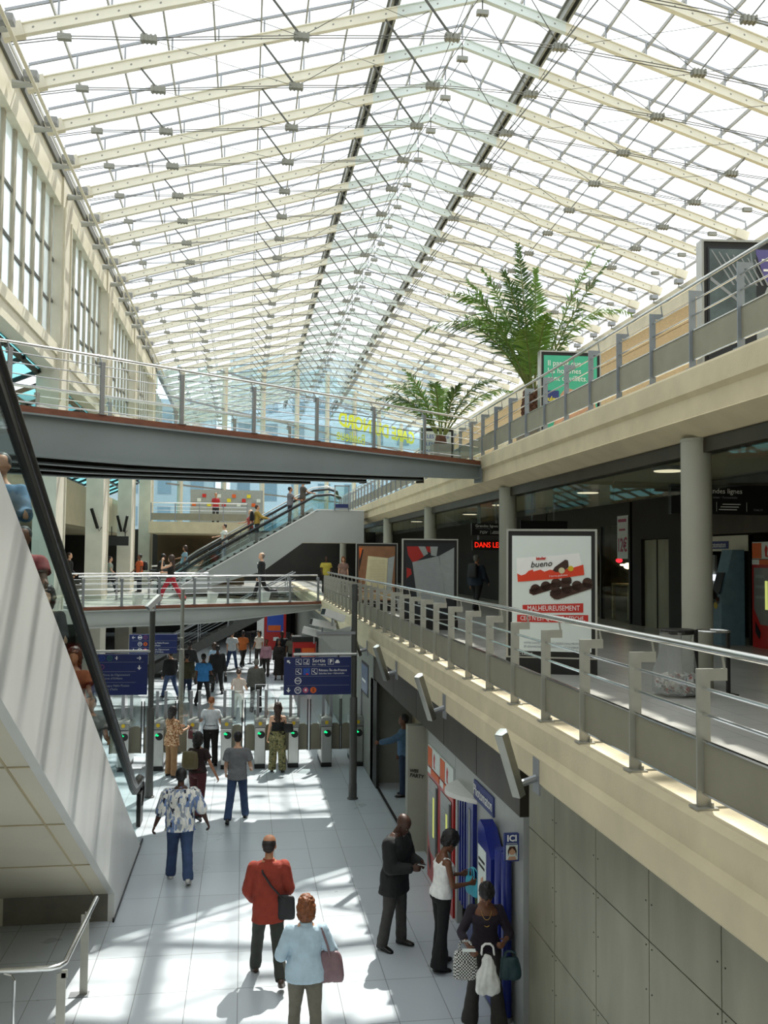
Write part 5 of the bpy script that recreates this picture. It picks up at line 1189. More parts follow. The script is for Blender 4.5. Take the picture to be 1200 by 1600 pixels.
    if b['kind'] in ('trousers', 'shorts'):
        top_t = b.get('rise', .10)
        rr = [(-.10, .105 * g + ez_, .09 + ez_, 0), (-.04, .163 * g + ez_, .120 + ez_, -.012), (.03, .160 * g + ez_ * .8, .117 + ez_, -.008), (top_t, .150 * g + ez_ * .6, .108 + ez_, -.002)]
        lb.rings([ring(T(t, 0, o), Rt if t > 0 else X, Fw if t > 0 else Y, a, c_) for t, a, c_, o in rr])
        for j in js:
            h0 = j[0] + V((0, 0, -.035)); w_ = b.get('width', 1.0); k_ = j[1]; a_ = j[2] + (j[1] - j[2]).normalized() * (.0 if b['kind'] == 'trousers' else .5)
            rad_ = [(.090 * g + ez_) * w_ ** .5, (.062 + ez_) * w_, (.055 + ez_ + b['flare']) * w_]
            if b['kind'] == 'shorts': limb(lb, [h0, k_], rad_[:2], 14)
            else:
                lb_end = j[2] + (j[2] - j[1]).normalized() * .03
                limb(lb, [h0, k_], rad_[:2], 14)
                d_ = lb_end - k_; pts = [k_ + d_ * t / 6 for t in range(7)]; lb.tube(pts, [rad_[1] + (rad_[2] - rad_[1]) * (t / 6) ** 1.3 + (.006 if t == 5 else 0) for t in range(7)], 14)
    else:
        ln = b.get('length', .6); fl_ = b.get('flare', .08)
        lb.rings([ring(T(t, 0, o) if t > -.1 else pel + Z * t + Y * o, Rt if t > -.1 else X, Fw if t > -.1 else Y, a, c_, 22) for t, a, c_, o in [(-ln, .19 + fl_, .17 + fl_, 0), (-ln * .6, .18 + fl_ * .5, .15 + fl_ * .5, 0), (-.1, .185 * g, .14, -.01), (.0, .178 * g, .13, -.01), (.08, .155 * g, .11, 0)]])
    fin(lb, b['kind'] if b['kind'] != 'skirt' else 'skirt', cloth(b['col']), vox, 3, .012 if detail else .006)
    if top:
        t_ = dict(kind='shirt', col='#888888', sleeve='short', hem=-.03, ease=.014, flare=.0, neck=.50); t_.update(top)
        tb = MB(); ea = t_['ease']; hem = t_['hem']
        rr = [(t, a + ea, c_ + ea, o) for t, a, c_, o in tor if hem < t <= t_['neck']]
        e0 = [q for q in tor if q[0] > hem][0]
        w0 = max(e0[1], .158 * g) + ea + t_['flare']; dd0 = max(e0[2], .118) + ea + t_['flare'] * .8
        rr = [(hem, w0, dd0, e0[3])] + [(t, max(a, w0 * .93 if t < .08 else a), max(c_, dd0 * .93 if t < .08 else c_), o) for t, a, c_, o in rr]
        tb.rings([ring(T(t, 0, o), Rt, Fw, a, c_, 22) for t, a, c_, o in rr])
        if t_['sleeve'] != 'none':
            for (sh, e, w, d, sd) in aj:
                ar = .058 if not fem else .049; sl = ea * .9
                limb(tb, [T(.435, shw * .55 * sd, -.008), sh], [ar * .95 + sl * .6, ar * .94 * g + sl * .7], 12)
                if t_['sleeve'] == 'short': limb(tb, [sh, sh + (e - sh) * .55], [ar * g + sl], 12) if False else tb.tube([sh, sh + (e - sh) * .3, sh + (e - sh) * .62], [ar * g + sl, ar * g + sl + .004, ar * g + sl + .014], 14)
                elif t_['sleeve'] == 'half': tb.tube([sh, e, e + (w - e) * .12], [ar * g + sl, ar * .86 * g + sl, ar * .86 + sl], 14); tb.ell(e, ar * .86 * g + sl, 10, 8)
                elif t_['sleeve'] == 'three': limb(tb, [sh, e, e + (w - e) * .45], [ar * g + sl, ar * .86 * g + sl, ar * .76 + sl], 12)
                else: limb(tb, [sh, e, e + (w - e) * .93], [ar * g + sl, ar * .88 * g + sl, ar * .68 + sl], 12)
        else:
            for sd in (-1, 1): tb.tube([T(.38, .085 * sd, .10 * (.5 + .5 * g)), T(.47, .088 * sd, .02), T(.485, .09 * sd, -.02), T(.38, .085 * sd, -.105)], [.018] * 4, 8)
        if t_.get('collar'):
            tb.rings([ring(T(t, 0, o), Rt, Fw, a, c_, 18) for t, a, c_, o in ((.47, .085, .075, -.01), (.51, .075, .07, -.01), (.535, .068, .066, -.012))])
        fin(tb, t_['kind'], cloth(t_['col']), vox, 3, .016 if detail else .008)
    # shoes
    for j in js:
        sm = MB(); a_ = j[2]; pt = rad(max(0, -j[3])) * .8; fd = V((math.sin(rad(turnfeet)) * (1 if j[0].x > 0 else -1), math.cos(pt), -math.sin(pt))).normalized(); up_ = V((0, math.sin(pt), math.cos(pt))); rt = fd.cross(up_).normalized(); h_ = a_ - up_ * .082
        sm.rings([ring(h_ + fd * y + up_ * (.028 + zz), rt, up_, a, c_, 12, 3) for y, a, c_, zz in ((-.075, .022, .022, 0), (-.06, .036, .034, .006), (0, .04, .044, .014), (.06, .044, .034, .006), (.12, .048, .026, -.002), (.165, .038, .02, -.006), (.185, .016, .012, -.01))])
        sm.rings([ring(a_ + up_ * q, rt, fd, .042, .05, 12) for q in (-.04, .02)])
        fin(sm, 'shoe', M[shoes], .012 if detail else .02, 2)
    # world helpers for bags
    Mw = Matrix.Translation(V(loc)) @ Matrix.Rotation(rad(head), 4, 'Z')
    P.root = root; P.W = lambda q: Mw @ (V(q) * s); P.T = T; P.aj = aj; P.s = s; P.head = head; P.hand = P.hand; P.js = js
    P.HP = HP; P.fin = fin
    return P
def bag(name, label, cat, P, at, size, col, strap=None, soft=.012, handle=None, m=None, rz=0, taper=.9):
    """a bag whose base is at P-local point `at`; strap is a list of P-local points"""
    s = P.s; a = V(at); t = thing(name, label, cat, P.W(a), rad(P.head + rz)); w, d, h = size
    q = MB().rings([ring(V((0, 0, z)), V((1, 0, 0)), V((0, 1, 0)), w / 2 * k, d / 2 * k2, 20, 3) for z, k, k2 in ((0, .86, .7), (.02, .97, .95), (h * .35, 1, 1.05), (h * .8, taper, .8), (h, taper * .97, .45))])
    o = q.build('body', m or cloth(col, .5), t, True)
    dm = o.modifiers.new('sub', 'SUBSURF'); dm.levels = 2; dm.render_levels = 2; di = o.modifiers.new('folds', 'DISPLACE'); di.texture = tex; di.strength = soft; di.texture_coords = 'LOCAL'
    Ri = Matrix.Rotation(-rad(rz), 3, 'Z')
    if strap: MB().tube([Ri @ ((V(p) - a) * s) for p in strap], .012, 8).build('strap', m or cloth(col, .5), t, True)
    if handle:
        for y in (-d * .2, d * .2): MB().tube([(-w * .25, y, h - .01), (-w * .22, y, h + handle * .7), (-w * .1, y * .5, h + handle), (w * .1, y * .5, h + handle), (w * .22, y, h + handle * .7), (w * .25, y, h - .01)], .009, 6).build('handle', m or cloth(col, .5), t, True)
    return t
WALK = ((22, 4), (-18, 22)); WALK2 = ((-18, 24), (22, 4)); WALK3 = ((-12, 38), (12, 2)); STAND = ((1, 2), (-1, 2)); SHIFT = ((5, 10), (-2, 0))
AR = (5, 9, 14, 4)
TR = lambda c, **k: dict(dict(kind='trousers', col=c), **k)

# --- the concourse, near group
p = person('man in a rust red jacket with a black shoulder bag walking away', (.36, 11.75, 0), 2, 1.78, 'm', 1.02, 'tan', ('balding', 'hair dark'), dict(kind='jacket', col='#8E3322', sleeve='long', hem=-.20, ease=.026, flare=.02, collar=1), TR('#33362f', ease=.014), 'shoe brown',
           legs=((20, 6), (-14, 30)), arms=((8, 14, 42, 30), (6, 14, 40, 34)), headp=(2, -16, 0), detail=2, lean=2)
bag('shoulder_bag', 'black shoulder bag on the right hip of the man in the rust red jacket', 'bag', p, (.20, -.12, .74), (.24, .10, .30), '#15161a', [p.T(.02, .22, -.13), p.T(.25, .02, -.165), p.T(.40, -.08, -.15), p.T(.488, -.105, -.03), p.T(.47, -.09, .05), p.T(.36, -.04, .15), p.T(.1, .17, .16)], rz=-14)
p = person('woman with auburn hair in a pale denim jacket walking away in the foreground', (.70, 9.95, 0), -2, 1.64, 'f', 1.18, 'light', ('bob', 'hair auburn'), dict(kind='jacket', col=M['denim light'], sleeve='long', hem=-.10, ease=.028, collar=1), TR('#6e6a5e', ease=.008), 'shoe brown',
           legs=((8, 4), (-8, 14)), arms=((2, 22, 70, 36), (6, 26, 78, 30)), headp=(10, 0, 0), detail=2)
bag('handbag', 'mauve leather handbag hanging from the shoulder of the woman in pale denim', 'bag', p, (.275, -.03, .80), (.30, .14, .33), '#7d6268', taper=.72, soft=.03, strap=[p.T(.06, .24, .02), p.T(.3, .215, .06), p.T(.50, .15, .0), p.T(.47, .17, -.07), p.T(.3, .235, -.11), p.T(.07, .29, -.05)], rz=-8)
p = person('broad man in a blue and grey patterned short sleeved shirt walking away by the escalator', (-.95, 15.4, 0), 3, 1.80, 'm', 1.22, 'dark', ('short', 'hair black'), dict(kind='shirt', col=M['print shirt'], sleeve='half', hem=-.14, ease=.034, flare=.02, collar=1), TR(M['denim blue'], ease=.018, width=1.05), 'shoe grey',
           legs=((14, 8), (-10, 22)), arms=((-4, 20, 20, 0), (-14, 26, 34, 6)), detail=2)
p = person('young man in a grey T-shirt and blue jeans walking away', (-.07, 18.7, 0), -4, 1.76, 'm', .98, 'light', ('short', 'hair black'), dict(kind='shirt', col='#77787a', sleeve='short', hem=-.10, ease=.028, flare=.01), TR(M['denim blue'], ease=.016), 'shoe black',
           legs=((-14, 20), (16, 2)), arms=((6, 10, 40, 6), (6, 14, 60, 10)), headp=(8, 0, 0), detail=2, splay=4)
p = person('woman in a dark top and maroon trousers carrying an olive backpack', (-.85, 19.0, 0), -16, 1.70, 'f', 1.0, 'tan', ('mid', 'hair dark'), dict(kind='shirt', col='#2c1d1a', sleeve='short', hem=.0, ease=.018), TR('#4d1f24', flare=.02, ease=.014), 'shoe black',
           legs=((14, 4), (-12, 22)), arms=((6, 14, 46, 10), (-6, 26, 14, 0)), headp=(0, -10, 0), detail=2)
bag('backpack', 'slouchy olive backpack on the woman in maroon trousers', 'bag', p, (-.10, -.20, 1.02), (.34, .16, .36), '#6a5f42', [p.T(.40, -.12, -.12), p.T(.47, -.11, -.03), p.T(.40, -.13, .1), p.T(.2, -.16, .08), p.T(.1, -.17, -.1)])
p = person('heavy bald man in a dark suit looking down at a phone in his hands', (2.06, 12.45, 0), -128, 1.80, 'm', 1.24, 'dark', ('bald', 'hair black'), dict(kind='jacket', col='#191a1a', sleeve='long', hem=-.22, ease=.03, flare=.035, collar=1), TR('#3a3936', ease=.014), 'shoe black',
           legs=((3, 4), (-4, 6)), arms=((14, 12, 78, 42), (14, 12, 78, 42)), headp=(34, 0, 0), detail=2, lean=3, splay=4)
def held(name, label, cat, P, pt, build_fn, rz=0):
    t = thing(name, label, cat, P.W(pt), rad(P.head + rz)); build_fn(t); return t
def phone(t):
    MB().bx(-.03, .03, -.055, .055, -.006, .006).build('case', M['brushed steel'], t, bevel=.004); MB().bx(-.025, .025, -.045, .045, .006, .008).build('screen', M['poster dark'], t)
hm_ = (p.hand[0] + p.hand[1]) / 2; held('mobile_phone', 'silver mobile phone held by the bald man in the dark suit', 'phone', p, hm_ + V((0, .03, .03)), phone)
tp = dict(kind='tank_top', col='#E9E9E6', sleeve='none', hem=-.02, ease=.022, neck=.40)
p = person('woman in a white tank top and black flared trousers rummaging in a turquoise bag', (2.55, 11.8, 0), -78, 1.70, 'f', 1.0, 'brown', ('afro', 'hair black'), tp, TR('#101012', flare=.05, ease=.008), 'shoe black',
           legs=((4, 2), (-4, 4)), arms=((20, 10, 74, 16), (12, 14, 82, 24)), headp=(34, 6, 0), detail=2, lean=4)
hA = (p.hand[0] + p.hand[1]) / 2
bag('handbag', 'turquoise handbag with white handles held open by the woman in the white tank top', 'bag', p, hA + V((.02, .03, -.22)), (.34, .12, .22), '#4fc0d6', None, handle=.12, taper=1.05)
bag('carrier_bag', 'green carrier bag beside the turquoise handbag', 'bag', p, hA + V((-.03, .17, -.42)), (.30, .08, .36), '#4f6a1c', None, handle=.1)
p = person('woman with a bun in a dark purple top looking down among her bags', (2.70, 10.2, 0), 172, 1.68, 'f', 1.02, 'brown', ('bun', 'hair black'), dict(kind='top', col='#241a26', sleeve='three', hem=-.02, ease=.012, neck=.44), TR('#35332f', flare=.035, ease=.01), 'shoe brown',
           legs=((4, 4), (-3, 4)), arms=((12, 24, 84, 44), (10, 26, 70, 40)), headp=(38, 0, 0), detail=2, lean=5, splay=5)
q = MB()
for wd, dp in ((.06, .10), (.075, .18)): q.tube([p.T(.475 - dp * math.sin(PI * k / 14) , wd * math.cos(PI * k / 14), .02 + .115 * math.sin(PI * k / 14) ** .6) for k in range(15)], .003, 5)
q.v = [tuple(V(c) * p.s) for c in q.v]; q.build('necklace', M['metal gold'], p.root)
l, r_ = p.hand
bag('carrier_bag', 'white plastic carrier bag hanging from the hand of the woman with the bun', 'bag', p, (.02, l.y + .04, l.z - .52), (.27, .09, .42), '#e4e4e0', None, soft=.06, handle=.1, rz=0, taper=.42)
bag('handbag', 'black and white checked handbag on the arm of the woman with the bun', 'bag', p, (.26, l.y - .05, l.z - .40), (.27, .11, .32), '#222', None, handle=.08, m=M['check bag'])
bag('handbag', 'dark teal handbag at the hip of the woman with the bun', 'bag', p, (-.24, r_.y - .02, r_.z - .30), (.24, .10, .24), '#1d3a40', None, handle=.05, soft=.03, taper=.8)
held('envelope', 'small white paper in the hand of the woman with the bun', 'paper', p, r_ + V((.05, .05, .04)), lambda t: MB().bx(-.07, .07, -.035, .035, -.003, .003).build('sheet', M['poster white'], t))
# --- at the gates
p = person('woman in camouflage trousers and a black tank top standing at a ticket gate', (.86, 22.75, 0), -4, 1.66, 'f', 1.08, 'light', ('long', 'hair brown'), dict(kind='tank_top', col='#111111', sleeve='none', hem=-.02, ease=.012, neck=.38), TR(M['camo'], ease=.02, width=1.25), 'shoe black', legs=SHIFT, arms=((4, 10, 14, 0), (18, 12, 82, 40)), detail=1)
bag('handbag', 'black handbag under the arm of the woman in camouflage trousers', 'bag', p, (.22, .04, .98), (.34, .13, .24), '#121212', [p.T(.22, .16, .06), p.T(.48, .13, .0), p.T(.24, .2, -.06)])
p = person('woman in a flowered brown blouse and tan trousers waiting at a ticket gate', (-1.62, 22.55, 0), -48, 1.64, 'f', 1.05, 'light', ('mid', 'hair dark'), dict(kind='blouse', col=M['floral'], sleeve='half', hem=-.16, ease=.03, flare=.03), TR('#8a6a48', ease=.016, width=1.05), 'shoe black', legs=STAND, arms=((22, 10, 80, 20), (26, 8, 74, 22)), headp=(8, 0, 0), detail=1)
bag('handbag', 'small wine red handbag held by the woman in the flowered blouse', 'bag', p, (p.hand[1] + V((.02, .05, -.3))), (.16, .07, .2), '#57222c', None, handle=.1)
p = person('woman with red hair in a white top and dark trousers passing a ticket gate', (-.76, 23.75, 0), -4, 1.68, 'f', 1.15, 'light', ('updo', 'hair red'), dict(kind='shirt', col='#E6E9EC', sleeve='short', hem=-.02, ease=.016), TR('#26241f', ease=.02), 'shoe black', legs=((16, 10), (-8, 12)), arms=((20, 20, 60, 10), (14, 14, 40, 10)), headp=(12, 0, 0), detail=1)
# --- beyond the gates
p = person('woman in white trousers and a striped brown blouse walking away beyond the gates', (-.12, 30.0, 0), 0, 1.66, 'f', 1.0, 'light', ('updo', 'hair brown'), dict(kind='blouse', col=ramp_mat('stripe', 'wave', [(0, '#e8ded2'), (.5, '#7d5a48')], 9), sleeve='short', hem=.0, ease=.016), TR('#EDEAE2', ease=.014), 'shoe brown', legs=WALK, arms=((10, 14, 60, 20), (14, 18, 60, 10)), detail=1)
p = person('man in a grey coat with his back turned beyond the gates', (.45, 31.4, 0), 5, 1.76, 'm', 1.12, 'brown', ('short', 'hair grey'), dict(kind='jacket', col='#55544e', sleeve='long', hem=-.10, ease=.03, flare=.02), TR('#34332f'), 'shoe black', legs=STAND, detail=1)
t = thing('luggage_trolley', 'small chrome luggage trolley beside the man in the grey coat', 'trolley', (.62, 30.9, 0)); MB().tube([(-.2, 0, .2), (-.2, -.1, 1.0), (.2, -.1, 1.0), (.2, 0, .2)], .02, 8).tube([(-.2, 0, .25), (.2, 0, .25)], .015, 6).tube([(-.2, -.05, .6), (.2, -.05, .6)], .015, 6).build('frame', M['chrome'], t)
for x in (-.2, .2): MB().ell((x, 0, .09), (.03, .09, .09), 12, 8).build('wheel', M['rubber'], t)
p = person('man in a bright blue shirt with a black bag beyond the gates', (-1.35, 33.2, 0), -12, 1.82, 'm', 1.08, 'brown', ('short', 'hair black'), dict(kind='shirt', col='#3f86c4', sleeve='short', hem=-.10, ease=.028, flare=.02), TR('#1b1b1d'), 'shoe black', legs=WALK2, arms=(AR, (10, 12, 40, 0)), detail=1)
bag('shoulder_bag', 'black shoulder bag of the man in the bright blue shirt', 'bag', p, (.22, .02, .74), (.34, .12, .26), '#131313', [p.T(.0, .2, .0), p.T(.49, .12, .0), p.T(.02, .26, -.04)])
p = person('man in a black suit carrying a black briefcase beyond the gates', (-.95, 36.0, 0), 8, 1.84, 'm', 1.12, 'dark', ('short', 'hair black'), dict(kind='jacket', col='#141414', sleeve='long', hem=-.16, ease=.028, flare=.02), TR('#161616'), 'shoe black', legs=WALK, arms=((10, 12, 20, 0), (0, 10, 8, 0)), detail=1)
bag('briefcase', 'black briefcase carried by the man in the black suit', 'bag', p, (.30, .02, .36), (.12, .36, .28), '#0f0f0f', None, handle=.06)
far = [
 ('man in a black jacket and pale jeans walking toward the stair', (-2.60, 34.8, 0), 30, 1.78, 'm', 1.05, 'light', ('short', 'hair dark'), '#1a1a1b', 'long', M['denim blue'], WALK),
 ('man in an olive jacket beside the slim pale pole', (-1.95, 33.6, 0), 6, 1.74, 'm', 1.1, 'tan', ('short', 'hair black'), '#4a4630', 'long', M['denim dark'], STAND),
 ('man in black clothes striding under the staircase', (-2.1, 38.2, 0), -20, 1.80, 'm', 1.0, 'dark', ('short', 'hair black'), '#141414', 'long', '#151515', WALK2),
 ('woman in a pale blue top just behind the man in the black suit', (-1.15, 38.6, 0), 10, 1.64, 'f', 1.0, 'tan', ('mid', 'hair brown'), '#8fa9bd', 'short', '#3a3a40', STAND),
 ('man in a white shirt and jeans walking away in the sunlit far hall', (-.50, 43.4, 0), -14, 1.80, 'm', 1.0, 'light', ('short', 'hair black'), '#D9DCDC', 'short', M['denim blue'], WALK2),
 ('man in an orange shirt and black trousers striding in the sunlit far hall', (.0, 44.0, 0), -24, 1.78, 'm', 1.0, 'brown', ('short', 'hair black'), '#b4622c', 'short', '#1b1a18', ((26, 4), (-26, 20))),
 ('woman in a white top with a pale bag in the far hall', (.75, 44.5, 0), 150, 1.66, 'f', 1.1, 'tan', ('mid', 'hair dark'), '#d9d4c8', 'short', '#2a2724', STAND),
 ('woman in a pink patterned blouse in the far hall', (1.0, 40.8, 0), 170, 1.62, 'f', 1.1, 'brown', ('short', 'hair black'), '#a9808a', 'long', '#2b2422', WALK),
 ('woman in a long black dress standing near the blue Sortie sign', (1.5, 39.4, 0), 176, 1.70, 'f', 1.1, 'brown', ('mid', 'hair black'), '#17130f', 'long', 'dress', STAND),
 ('dark clothed man with a white collar in the group behind the blue Sortie sign', (1.75, 42.5, 0), 185, 1.78, 'm', 1.05, 'dark', ('short', 'hair black'), '#16161a', 'long', '#121212', STAND),
 ('man in a pale grey shirt in the group behind the blue Sortie sign', (2.15, 41.6, 0), 175, 1.76, 'm', 1.0, 'brown', ('short', 'hair black'), '#6f6c5e', 'short', '#1c1c1c', STAND),
 ('woman in dark teal in the group behind the blue Sortie sign', (2.3, 39.6, 0), 190, 1.66, 'f', 1.1, 'dark', ('mid', 'hair black'), '#12262b', 'long', '#111315', STAND),
 ('woman in a pink top standing far off at the left lower wall', (-7.2, 49.5, 0), 60, 1.68, 'f', 1.0, 'light', ('long', 'hair dark'), '#d9a3a3', 'short', '#17181c', STAND),
 ('man in a blue shirt leaning in the doorway recess of the lower wall', (3.50, 20.2, 0), 78, 1.76, 'm', 1.05, 'brown', ('short', 'hair black'), '#4d6a86', 'long', '#26364c', STAND),
]
for (lab, loc, hd, H, sx, bd, sk, hr, tc_, sl, bc, lg) in far:
    bt = dict(kind='skirt', col='#17130f', length=.72, flare=.06) if bc == 'dress' else TR(bc)
    am = ((60, 8, 20, -4), AR) if 'leaning' in lab else (AR, (8, 12, 30, 10))
    person(lab, loc, hd, H, sx, bd, sk, hr, dict(kind='shirt', col=tc_, sleeve=sl, hem=-.08, ease=.024), bt, 'shoe black', legs=lg, arms=am, detail=0)
# --- middle level
LB = 3.60
def lbz(x, y): return LB
person('woman with long dark hair and red trousers striding on the lower footbridge', (-2.45, 32.2, LB), 66, 1.68, 'f', 1.0, 'light', ('long', 'hair brown'), dict(kind='top', col='#151214', sleeve='none', hem=.0, ease=.012, neck=.42), TR('#9c1f2e', flare=.045, ease=.016), 'shoe black', legs=((30, 4), (-26, 10)), arms=((70, 10, 110, 20), (30, 12, 60, 20)), detail=1)
p = person('balding man in a black suit and white shirt on the lower footbridge with a case', (.62, 34.2, LB), 96, 1.76, 'm', 1.05, 'light', ('balding', 'hair grey'), dict(kind='jacket', col='#131314', sleeve='long', hem=-.18, ease=.026, flare=.015), TR('#151515'), 'shoe black', legs=WALK, detail=1)
q = MB().prism([(-.02, .08), (.02, .08), (.05, .42), (.0, .46), (-.05, .42)], 'y', 0, .01); q.v = [tuple(V(p.T(c[2], c[0], .135 - abs(c[0]) * .2 + c[1])) * p.s) for c in q.v]; q.build('shirt_front', M['letter white'], p.root)
bag('wheeled_case', 'black wheeled case trailing behind the suited man on the lower footbridge', 'case', p, (.0, -.45, 0), (.26, .38, .40), '#111113', [(.1, .0, .72), (.05, -.2, .56), (.0, -.40, .40)])
mid = [
 ('man in a yellow shirt on the middle gallery at the end of the lower footbridge', (3.75, 43.0, 3.5), 190, 1.70, 'm', 1.1, 'dark', ('short', 'hair black'), '#c6b64a', 'short', '#222', STAND),
 ('woman with red hair and a brown top beside the man in yellow', (4.55, 43.0, 3.5), 176, 1.68, 'f', 1.15, 'light', ('bob', 'hair red'), '#9a7a6c', 'short', '#2a2a2c', STAND),
 ('man in dark clothes with a backpack between the posters and the columns', (7.2, 28.4, 3.5), -40, 1.84, 'm', 1.15, 'tan', ('short', 'hair grey'), '#1f2b38', 'long', '#141414', WALK),
 ('man in a black suit using the photo booth on the middle gallery', (8.95, 17.5, 3.5), -75, 1.80, 'm', 1.1, 'brown', ('short', 'hair black'), '#0f0f10', 'long', '#101010', STAND),
 ('man in an orange shirt with bags at the foot of the far escalator', (-4.7, 43.3, 3.5), 120, 1.72, 'm', 1.05, 'brown', ('short', 'hair black'), '#c85a2c', 'short', '#22242c', STAND),
 ('man in a black T-shirt bending toward the far escalator', (-3.55, 40.2, 3.5), -80, 1.76, 'm', 1.15, 'dark', ('short', 'hair black'), '#121212', 'short', '#202228', STAND),
 ('boy in a pale vest walking between the left columns', (-6.0, 43.4, 3.5), -80, 1.66, 'm', .95, 'light', ('short', 'hair dark'), '#9aa093', 'short', '#1d2026', WALK),
 ('man in black standing in the dark opening between the left columns', (-6.9, 38.5, 3.5), -90, 1.76, 'm', 1.1, 'light', ('short', 'hair brown'), '#141414', 'long', '#141414', STAND),
 ('man with grey hair at the left end of the lower footbridge', (-6.9, 35.4, 3.5), 200, 1.74, 'm', 1.05, 'light', ('short', 'hair grey'), '#8a94a4', 'short', '#22242c', STAND),
]
for (lab, loc, hd, H, sx, bd, sk, hr, tc_, sl, bc, lg) in mid:
    p = person(lab, loc, hd, H, sx, bd, sk, hr, dict(kind='shirt', col=tc_, sleeve=sl, hem=-.10, ease=.026), TR(bc), 'shoe black', legs=lg, arms=(AR, (10, 12, 40, 10)), detail=0, lean=14 if 'bending' in lab else 0)
    if 'backpack' in lab: bag('backpack', 'black backpack of the man walking behind the posters', 'bag', p, (0, -.24, 1.02), (.34, .2, .46), '#0f0f10', [p.T(.4, -.1, -.12), p.T(.47, -.1, 0), p.T(.25, -.13, .1)])
    if 'orange' in lab: bag('backpack', 'dark backpack of the man in the orange shirt by the far escalator', 'bag', p, (0, -.26, 1.0), (.36, .22, .42), '#16181c', [p.T(.4, -.1, -.12), p.T(.47, -.1, 0), p.T(.25, -.13, .1)])
# --- far escalator riders
def e2step(x): return 3.5 + max(0, (x + 3.7 - .3) * .575) - .05
esc = [
 ('woman holding a pale blue bag riding down the far escalator', (-2.75, 44.3), 100, 'f', 'tan', ('mid', 'hair brown'), '#7d9aa8', 'short', '#3a3c44'),
 ('man in a white shirt riding down the middle of the far escalator', (-1.1, 44.35), 100, 'm', 'light', ('short', 'hair dark'), '#dfe0d8', 'short', M['denim blue']),
 ('man in a mustard jacket with a black backpack riding up the far escalator', (.56, 43.2), -80, 'm', 'light', ('short', 'hair brown'), '#a98a3c', 'long', '#2e3338'),
 ('man in a red shirt coming down beside the mustard jacket', (.30, 44.4), 100, 'm', 'light', ('balding', 'hair grey'), '#b04a44', 'short', '#4a4a50'),
 ('man in dark trousers and grey shirt near the head of the far escalator', (2.05, 43.1), -80, 'm', 'tan', ('short', 'hair black'), '#77757a', 'short', '#20222a'),
 ('person in brown trousers at the head of the far escalator', (2.55, 43.35), -80, 'm', 'tan', ('short', 'hair black'), '#55504a', 'short', '#6b4a36'),
]
for (lab, (x, y), hd, sx, sk, hr, tc_, sl, bc) in esc:
    k_ = round((x + 3.7 - .65) / .3); x = .65 + .3 * k_ - 3.7; zz = 3.5 + min(3.82, (.5 + .3 * k_) * .575) - .036
    p = person(lab, (x, y, zz), hd, 1.72, sx, 1.05, sk, hr, dict(kind='shirt', col=tc_, sleeve=sl, hem=-.10, ease=.026), TR(bc), 'shoe black', legs=STAND, arms=(AR, (40, 10, 40, 0)), detail=0)
    if 'backpack' in lab: bag('backpack', 'black backpack of the man in the mustard jacket', 'bag', p, (0, -.25, 1.0), (.34, .2, .44), '#101012', [p.T(.4, -.1, -.12), p.T(.47, -.1, 0), p.T(.25, -.13, .1)])
    if 'blue bag' in lab: bag('handbag', 'pale blue bag held by the woman riding down the far escalator', 'bag', p, (.22, .12, .78), (.3, .12, .28), '#8cc0d2', None, handle=.1)
person('person in a red top on the far cross gallery', (-1.6, 51.6, 6.95), 180, 1.68, 'f', 1.0, 'tan', ('short', 'hair dark'), dict(kind='shirt', col='#b02a30', sleeve='short', hem=-.05), TR('#2a2a30'), 'shoe black', legs=STAND, detail=0)
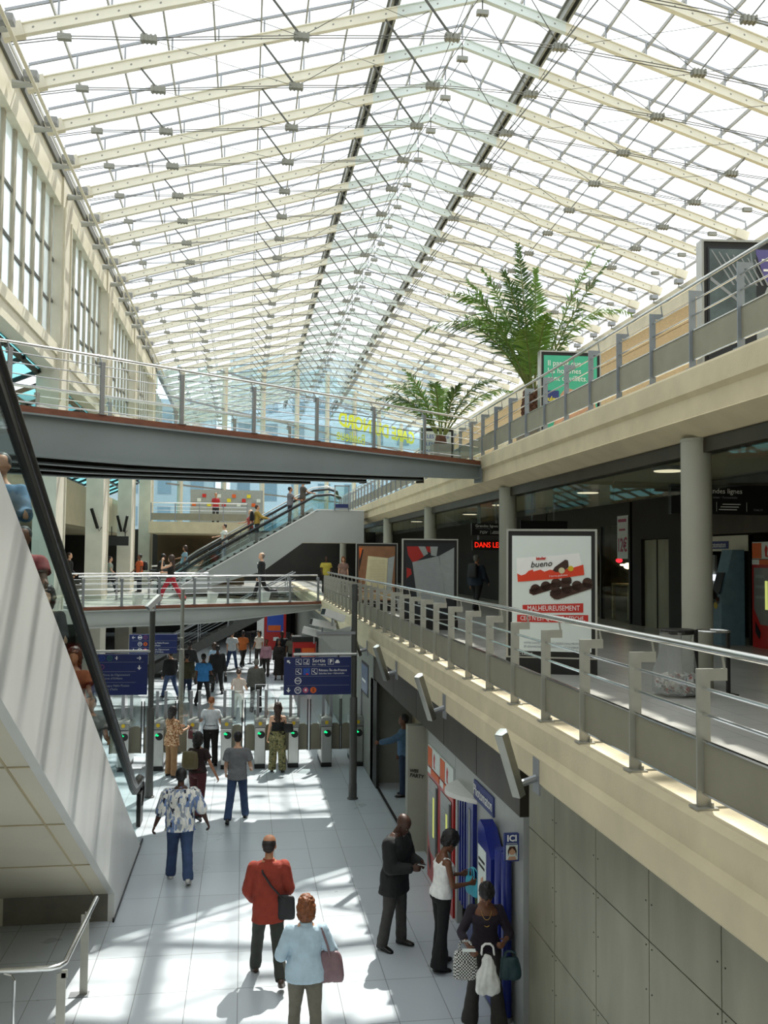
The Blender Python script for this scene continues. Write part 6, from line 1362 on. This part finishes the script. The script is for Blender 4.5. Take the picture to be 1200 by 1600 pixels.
# --- riders on the near escalator
near = [
 ('man in a blue jacket highest on the near escalator behind the black handrail', 9.4, 180, 'm', 'tan', ('short', 'hair dark'), '#3f6480', 'long', '#22262c'),
 ('person in a dark coat third down on the near escalator', 11.9, 180, 'f', 'light', ('mid', 'hair dark'), '#262220', 'long', '#1d1d1f'),
 ('person in a red and black top second down on the near escalator', 10.7, 180, 'm', 'brown', ('short', 'hair black'), '#7a2a2c', 'short', '#1a1a1c'),
 ('woman in an orange brown top low on the near escalator', 13.4, 180, 'f', 'tan', ('mid', 'hair brown'), '#8a4a26', 'short', M['denim dark']),
 ('man in dark trousers lowest on the near escalator', 15.2, 180, 'm', 'tan', ('short', 'hair dark'), '#6c6a64', 'short', '#2a2520'),
]
for lab, y, hd, sx, sk, hr, tc_, sl, bc in near:
    z_ = max(.01, ez(y - .3) - .10)
    y_step = 17.6 - math.floor((17.6 - y) / .4) * .4; z_ = max(.01, ez(y_step - .4) - .12) + .004
    person(lab, (-2.34 + .05 * math.sin(y), y_step - .2, z_), hd, 1.74, sx, 1.05, sk, hr, dict(kind='shirt', col=tc_, sleeve=sl, hem=-.10, ease=.026), TR(bc), 'shoe black', legs=STAND, arms=((34, 16, 50, 0), AR), detail=0)
# ------------------------------------------------------------------ camera, sun, sky
cam = bpy.data.cameras.new('camera'); co = bpy.data.objects.new('camera', cam); COL.objects.link(co)
cam.sensor_fit = 'VERTICAL'; cam.sensor_height = 36; cam.sensor_width = 27; cam.lens = 36 * 1450 / 1600; cam.clip_end = 600; cam.clip_start = .05
yw, pt, rl = rad(8.517), rad(2.76), rad(.5)
fv = V((math.sin(yw) * math.cos(pt), math.cos(yw) * math.cos(pt), math.sin(pt))); rv = V((math.cos(yw), -math.sin(yw), 0)); uv = rv.cross(fv)
r2 = rv * math.cos(rl) + uv * math.sin(rl); u2 = -rv * math.sin(rl) + uv * math.cos(rl)
mw = Matrix((r2, u2, -fv)).transposed().to_4x4(); mw.translation = V((0, 0, 5.2)); co.matrix_world = mw
S.camera = co
sun = bpy.data.lights.new('sun', 'SUN'); so = bpy.data.objects.new('sun', sun); COL.objects.link(so)
sun.energy = 7.5; sun.angle = rad(.6); sun.color = (1, .96, .88)
so.rotation_euler = V((.24, .6, 1)).to_track_quat('Z', 'Y').to_euler(); so.location = (10, 30, 40)
w = bpy.data.worlds.new('sky'); S.world = w; w.use_nodes = True
bg = w.node_tree.nodes['Background']; bg.inputs[0].default_value = (.93, .97, 1.0, 1); bg.inputs[1].default_value = 1.55
vs = S.view_settings; vs.view_transform = 'Standard'; vs.look = 'None'; vs.gamma = 1; vs.use_curve_mapping = False; vs.exposure = .17
S.cycles.use_denoising = True; S.cycles.transparent_max_bounces = 16; S.cycles.max_bounces = 8; S.cycles.diffuse_bounces = 4
S.cycles.sample_clamp_indirect = 6; S.cycles.caustics_reflective = False; S.cycles.caustics_refractive = False
